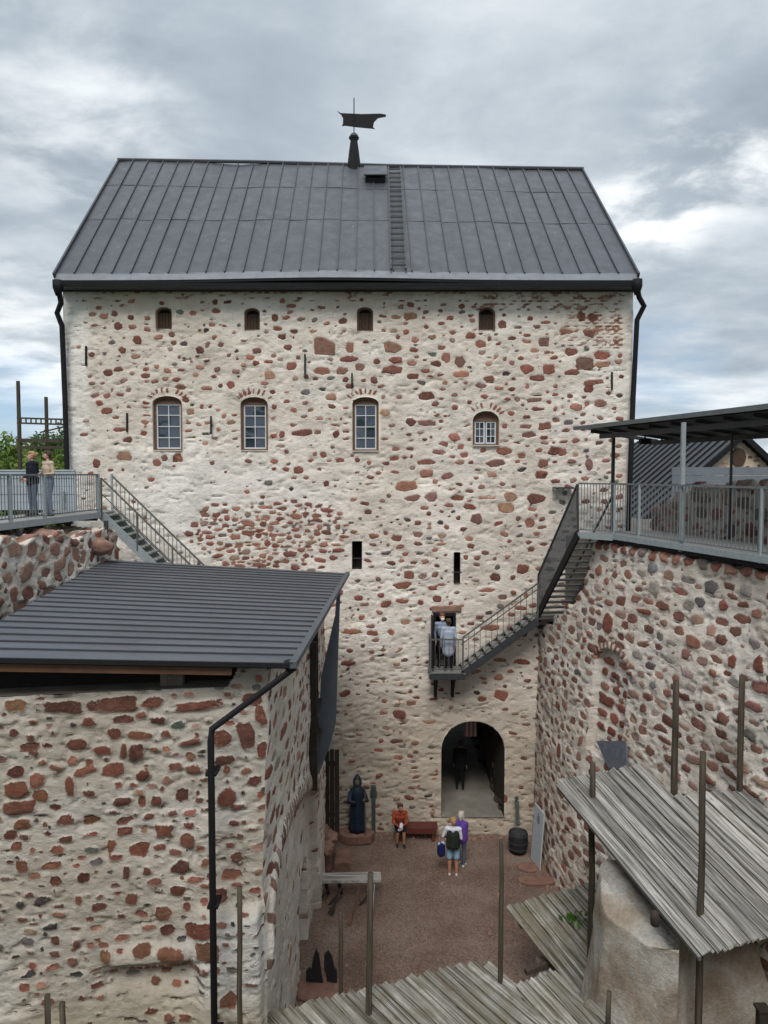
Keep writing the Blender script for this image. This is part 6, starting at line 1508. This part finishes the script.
mb.tube([(sx_ + .2, sy_ - .05, 1.72), (sx_ + .30, sy_ - .16, 1.48), (sx_ + .22, sy_ - .30, 1.56)], [.09, .085, .06], 10)
mb.tube([(sx_ - .2, sy_ - .05, 1.72), (sx_ - .26, sy_ - .2, 1.46), (sx_ - .05, sy_ - .30, 1.46)], [.09, .085, .06], 10)
mb.build('robe', M['statue_blue'], st, smooth=True)
mb = MB(); mb.lathe((sx_, sy_ - .09, 2.03), [(.02, -.10), (.07, -.06), (.085, .0), (.07, .07), (.02, .10)], 12); mb.lathe((sx_, sy_ - .18, 2.02), [(.004, -.02), (.018, -.01), (.006, .03)], 6); mb.build('face', M['statue_trim'], st, smooth=True)
mb = MB(); mb.tube([(sx_ + .27, sy_ - .33, .44), (sx_ + .25, sy_ - .30, 2.05)], [.022, .018], 8); mb.lathe((sx_ + .22, sy_ - .31, 1.56), [(.02, -.05), (.05, 0), (.02, .05)], 8); mb.build('staff', M['statue_trim'], st)
mb = MB(); n_ = 9; o_ = [(.62 * math.cos(k * 6.283 / n_) * (1 + .1 * math.sin(k * 5)), .40 * math.sin(k * 6.283 / n_) * (1 + .12 * math.cos(k * 3))) for k in range(n_)]
mb.prism([(sx_ - .05 + x, sy_ - .02 + y, .10) for x, y in o_], (0, 0, .32)); mb.build('stone_slab', M['red_slab'], None, bevel=.05, label='rounded stone slab carrying the blue robed statue', cat='stone slab')
# green post
q = at_z(373.5, 831, .15); mb = MB(); mb.box((q.x, q.y, .78), (.13, .13, 1.36)); mb.box((q.x, q.y, 1.44), (.22, .18, .13)); mb.box((q.x, q.y - .04, 1.60), (.16, .12, .2)); mb.build('slender_post', M['post_green'], None, bevel=.012, label='slender grey-green post with a small head beside the robed statue', cat='post')
# red bench
q0 = at_z(402, 838, .1); q1 = at_z(437, 838, .1); bx0_, bx1_ = q0.x - .12, q1.x + .02; by = bench_y
be = empty('bench', ((bx0_ + bx1_) / 2, by, gz(0, by)), 'dark red wooden bench against the keep wall left of the gate', 'bench')
g0_ = gz(bx0_, by)
for k in range(3): mb = MB(); mb.box(((bx0_ + bx1_) / 2, by - .16 + k * .16, g0_ + .43), (bx1_ - bx0_, .15, .045)); mb.build('seat_board', M['bench_red'], be, bevel=.008)
mb = MB(); mb.box(((bx0_ + bx1_) / 2, by - .225, g0_ + .34), (bx1_ - bx0_ - .1, .03, .15)); mb.build('apron', M['bench_red'], be)
for x in (bx0_ + .15, bx1_ - .15):
    mb = MB(); mb.box((x, by - .17, g0_ + .2), (.09, .09, .42)); mb.box((x, by + .17, g0_ + .2), (.09, .09, .42)); mb.box((x, by, g0_ + .12), (.06, .3, .06)); mb.build('leg', M['bench_red'], be)
# tub with a pump handle
q = at_z(519.5, 856, 0); tx, ty = q.x, q.y + .25
tb = empty('barrel', (tx, ty, 0), 'black round barrel at the corner of the keep and the court wall', 'barrel')
mb = MB(); mb.lathe((tx, ty, .02), [(.25, 0), (.29, .14), (.305, .32), (.30, .52), (.285, .64), (.255, .64), (.25, .5)], 20); mb.build('body', M['black_wood'], tb, smooth=True)
for z in (.12, .32, .54):
    mb = MB(); r_ = float(np.interp(z, [0, .14, .32, .52, .64], [.25, .29, .305, .30, .285])) + .004; mb.lathe((tx, ty, z + .02), [(r_, 0), (r_ + .006, .0), (r_ + .006, .05), (r_, .05)], 20); mb.build('hoop', M['dark_steel'], tb)
q = at_y(516.5, 832, 23.7); mb = MB(); mb.beam((q.x, 23.6, .5), (q.x, 23.78, 1.32), .07, .05); mb.beam((q.x - .05, 23.76, 1.32), (q.x + .06, 23.76, 1.38), .1, .08); mb.beam((q.x + .07, 23.62, .6), (q.x + .06, 23.76, 1.25), .03, .03); mb.build('standing_tool', M['post_green'], None, label='grey-green long-handled tool leaning on the keep behind the barrel', cat='tool')
# leaning sign board
sb0, sb1 = at_z(530.5, 858, .02), at_z(539.5, 871, .02)
sgn = empty('info_board', tuple(sb0), 'tall pale information board leaning on the court wall beside the barrel', 'board')
mb = MB(); h_ = 1.75; n_ = V3(((sb1 - sb0).y, -(sb1 - sb0).x, 0)).normalized(); n_ = n_ if n_.x < 0 else -n_
lean = -n_ * .12 + V3((0, 0, h_)); mb.prism([sb0, sb1, sb1 + lean, sb0 + lean], -n_ * .03); mb.build('panel', M['board_white'], sgn)
mb = MB(); e_ = (sb1 - sb0); L_e = e_.length; e_ = e_.normalized(); lu = lean.normalized()
cc = sb0 + e_ * L_e * .52 + lean * .80 + n_ * .006
for k in range(24):
    a_ = k * 6.2832 / 24; b2 = (k + 1) * 6.2832 / 24
    for (ra, rb_) in ((.12, .095),):
        P4 = [cc + e_ * (r_ * math.cos(t_)) + lu * (r_ * math.sin(t_)) for r_, t_ in ((ra, a_), (ra, b2), (rb_, b2), (rb_, a_))]; mb.add(P4, [(0, 1, 2, 3)])
for (x, z, w_, h2) in ((-.035, .02, .02, .09), (.0, .03, .02, .11), (.035, .0, .02, .10), (0, -.045, .10, .016), (-.02, .16, .10, .02), (.0, .19, .06, .018)):
    p = cc + e_ * x + lu * z + n_ * .001; mb.add([p - e_ * w_ / 2 - lu * h2 / 2, p + e_ * w_ / 2 - lu * h2 / 2, p + e_ * w_ / 2 + lu * h2 / 2, p - e_ * w_ / 2 + lu * h2 / 2], [(0, 1, 2, 3)])
mb.build('emblem', M['print_blue'], sgn, normals=False)
def slab(px, py, rx, ry, hz, seed, label, mat='red_slab', z=0.0, rot=0):
    r = random.Random(seed); q = at_z(px, py, z + hz); n_ = 9; o_ = []
    for k in range(n_):
        a_ = k * 6.283 / n_; k_ = r.uniform(.8, 1.15); x, y = rx * math.cos(a_) * k_, ry * math.sin(a_) * k_; o_.append((q.x + x * math.cos(rot) - y * math.sin(rot), q.y + x * math.sin(rot) + y * math.cos(rot), z))
    mb = MB(); mb.prism(o_, (0, 0, hz)); return mb.build('stone_slab', M[mat], None, bevel=.03, label=label, cat='stone slab')
slab(530, 866, .42, .26, .08, 1, 'flat red stone slab in front of the barrel')
slab(537, 879, .55, .28, .09, 2, 'larger flat red stone slab at the foot of the leaning board')
# red stone blocks behind the trestle
def block(px0, py0, px1, py1, dep, h, label, seed, rz=0):
    a_, b_ = at_z(px0, py0, 0), at_z(px1, py1, 0); c_ = (a_ + b_) / 2; r = random.Random(seed); w_ = (b_ - a_).length
    mb = MB(); mb.prism([(c_.x - w_ / 2, c_.y, 0), (c_.x + w_ / 2, c_.y + .03, 0), (c_.x + w_ / 2 - .06, c_.y + dep, 0), (c_.x - w_ / 2 + .05, c_.y + dep * .95, 0)], (.02, .0, h)); mb.build('stone_block', M['red_slab'], None, bevel=.03, label=label, cat='stone block')
block(318, 876, 331, 875, 1.0, .45, 'dark red squared stone block by the outbuilding corner', 3)
block(333, 874, 350, 872, .9, .32, 'flatter brown stone block behind the trestle plank', 4)
# plank on trestles with tools leaning on it
ZT = .62
ta, tb_ = at_z(318, 878, ZT), at_z(381, 876.5, ZT)
tr = empty('trestle_table', ((ta.x + tb_.x) / 2, ta.y, 0), 'grey plank table on crossed dark legs in the left of the court', 'trestle table')
mb = MB(); mb.box(((ta.x + tb_.x) / 2, ta.y + .02, ZT), (tb_.x - ta.x, .42, .09), math.atan2(tb_.y - ta.y, tb_.x - ta.x)); tp_ = mb.build('table_top', M['planks'], tr, bevel=.01)
a = tp_.data.attributes.new('grain', 'FLOAT_VECTOR', 'POINT'); a.data.foreach_set('vector', np.array([tuple(v.co) for v in tp_.data.vertices], np.float32).ravel()); a = tp_.data.attributes.new('brd', 'FLOAT', 'POINT'); a.data.foreach_set('value', np.full(len(tp_.data.vertices), .8, np.float32))
for x in (ta.x + .25, ta.x + .62, tb_.x - .30):
    for sy2 in (-1, 1):
        mb = MB(); mb.tube([(x, ta.y + .05 * sy2, ZT - .05), (x - .05 * sy2, ta.y + .14 * sy2, .35), (x - .30 * (1 if sy2 < 0 else -.1), ta.y + .30 * sy2, 0)], .035, 6); mb.build('leg', M['black_wood'], tr)
mb = MB(); mb.beam((ta.x + .2, ta.y - .02, ZT - .1), (ta.x + .75, ta.y + .02, ZT - .1), .05, .05); mb.build('stretcher', M['black_wood'], tr)
def tool(px0, py0, z0, px1, py1, mat, r_, label, headw):
    a_, b_ = at_z(px0, py0, z0), at_z(px1, py1, .03); mb = MB(); mb.tube([a_, b_], r_, 7); d_ = (b_ - a_).normalized(); mb.beam(b_ - d_ * .18, b_, headw, .03); mb.build('long_tool', M[mat], None, label=label, cat='tool')
tool(360, 886, .60, 349, 925, 'fascia_timber', .018, 'light brown long-handled tool leaning on the trestle plank', .10)
tool(342, 886, .60, 330, 915, 'dark_timber', .03, 'dark broad-bladed tool leaning under the trestle plank', .16)
tool(374.5, 884, .60, 371, 930, 'galv', .014, 'thin pale rod leaning on the right end of the trestle plank', .03)
# pair of black cut-out boards on a stone base
qb = at_z(322, 990, .0); bz_ = .10
mb = MB(); o_ = [(qb.x - .55, qb.y - .35), (qb.x + .1, qb.y - .5), (qb.x + .55, qb.y - .15), (qb.x + .5, qb.y + .3), (qb.x - .1, qb.y + .42), (qb.x - .6, qb.y + .2)]
mb.prism([(x, y, -.02) for x, y in o_], (0, 0, bz_)); mb.build('stone_slab', M['red_slab'], None, bevel=.05, label='red stone base under the pair of black cut-out boards', cat='stone slab')
for pts, lab in (([(306, 988), (306, 972), (309, 968), (311, 970), (313, 958), (316, 950), (319, 956), (322, 978), (323, 990)], 'black cut-out board with jagged pointed top, left of a pair on red stone'), ([(327, 994), (326, 974), (324, 970), (324, 956), (328, 951), (332, 957), (334, 968), (337, 972), (337, 996)], 'black rounded cut-out board, right of a pair on red stone')):
    by_ = qb.y + .12; P5 = [at_y(x, y, by_) for x, y in pts]; zmin = min(p.z for p in P5); sh_ = bz_ - .02 - zmin
    P5 = [p + V3((0, 0, max(sh_, 0) if p.z < zmin + .2 else 0)) for p in P5]
    mb = MB(); mb.prism(P5, (0, .06, 0)); mb.build('silhouette_board', M['black_wood'], None, label=lab, cat='cut-out board', group='pair of black cut-out boards')
# loose stones at the foot of the outbuilding gap
for i, (px, py, s_) in enumerate(((322, 826, .32), (329, 838, .30), (326, 848, .26))):
    q = at_y(px, py, 22.2 - i * .4); bm = bmesh.new(); bmesh.ops.create_icosphere(bm, subdivisions=3, radius=s_)
    for v in bm.verts:
        n_ = v.co.normalized(); k = 1 + .35 * (float(vnoise(np.array([n_.x * 2 + 9 + i * 5]), np.array([n_.y * 2 + n_.z * 3 + 9]), 18)[0]) - .5); v.co = V3((v.co.x * k, v.co.y * k, v.co.z * k * .8))
    me = bpy.data.meshes.new('boulder'); bm.to_mesh(me); bm.free(); me.materials.append(M['boulder']); o = bpy.data.objects.new('boulder', me); COL.objects.link(o); o.location = (q.x, q.y, max(.2, q.z))
    tag(o, ['upper boulder under the dark plank gate', 'middle boulder under the dark plank gate', 'lowest boulder by the plank gate, nearest the stone blocks'][i], 'boulder')
# striped cloth in the gate
q = at_y(470, 722, 26.0); mb = MB(); simple('pink_stripe', (.34, .16, .17), .9); simple('pale_stripe', (.55, .46, .44), .9)
for k in range(6):
    mb.cur = k % 2; mb.box((q.x - .18 + k * .075, 26.0 + .008 * math.sin(k * 2), q.z - .25), (.075, .012, .55))
mb.build('hanging_cloth', [M['pink_stripe'], M['pale_stripe']], None, label='small pink striped cloth hanging from the gate passage ceiling', cat='cloth')
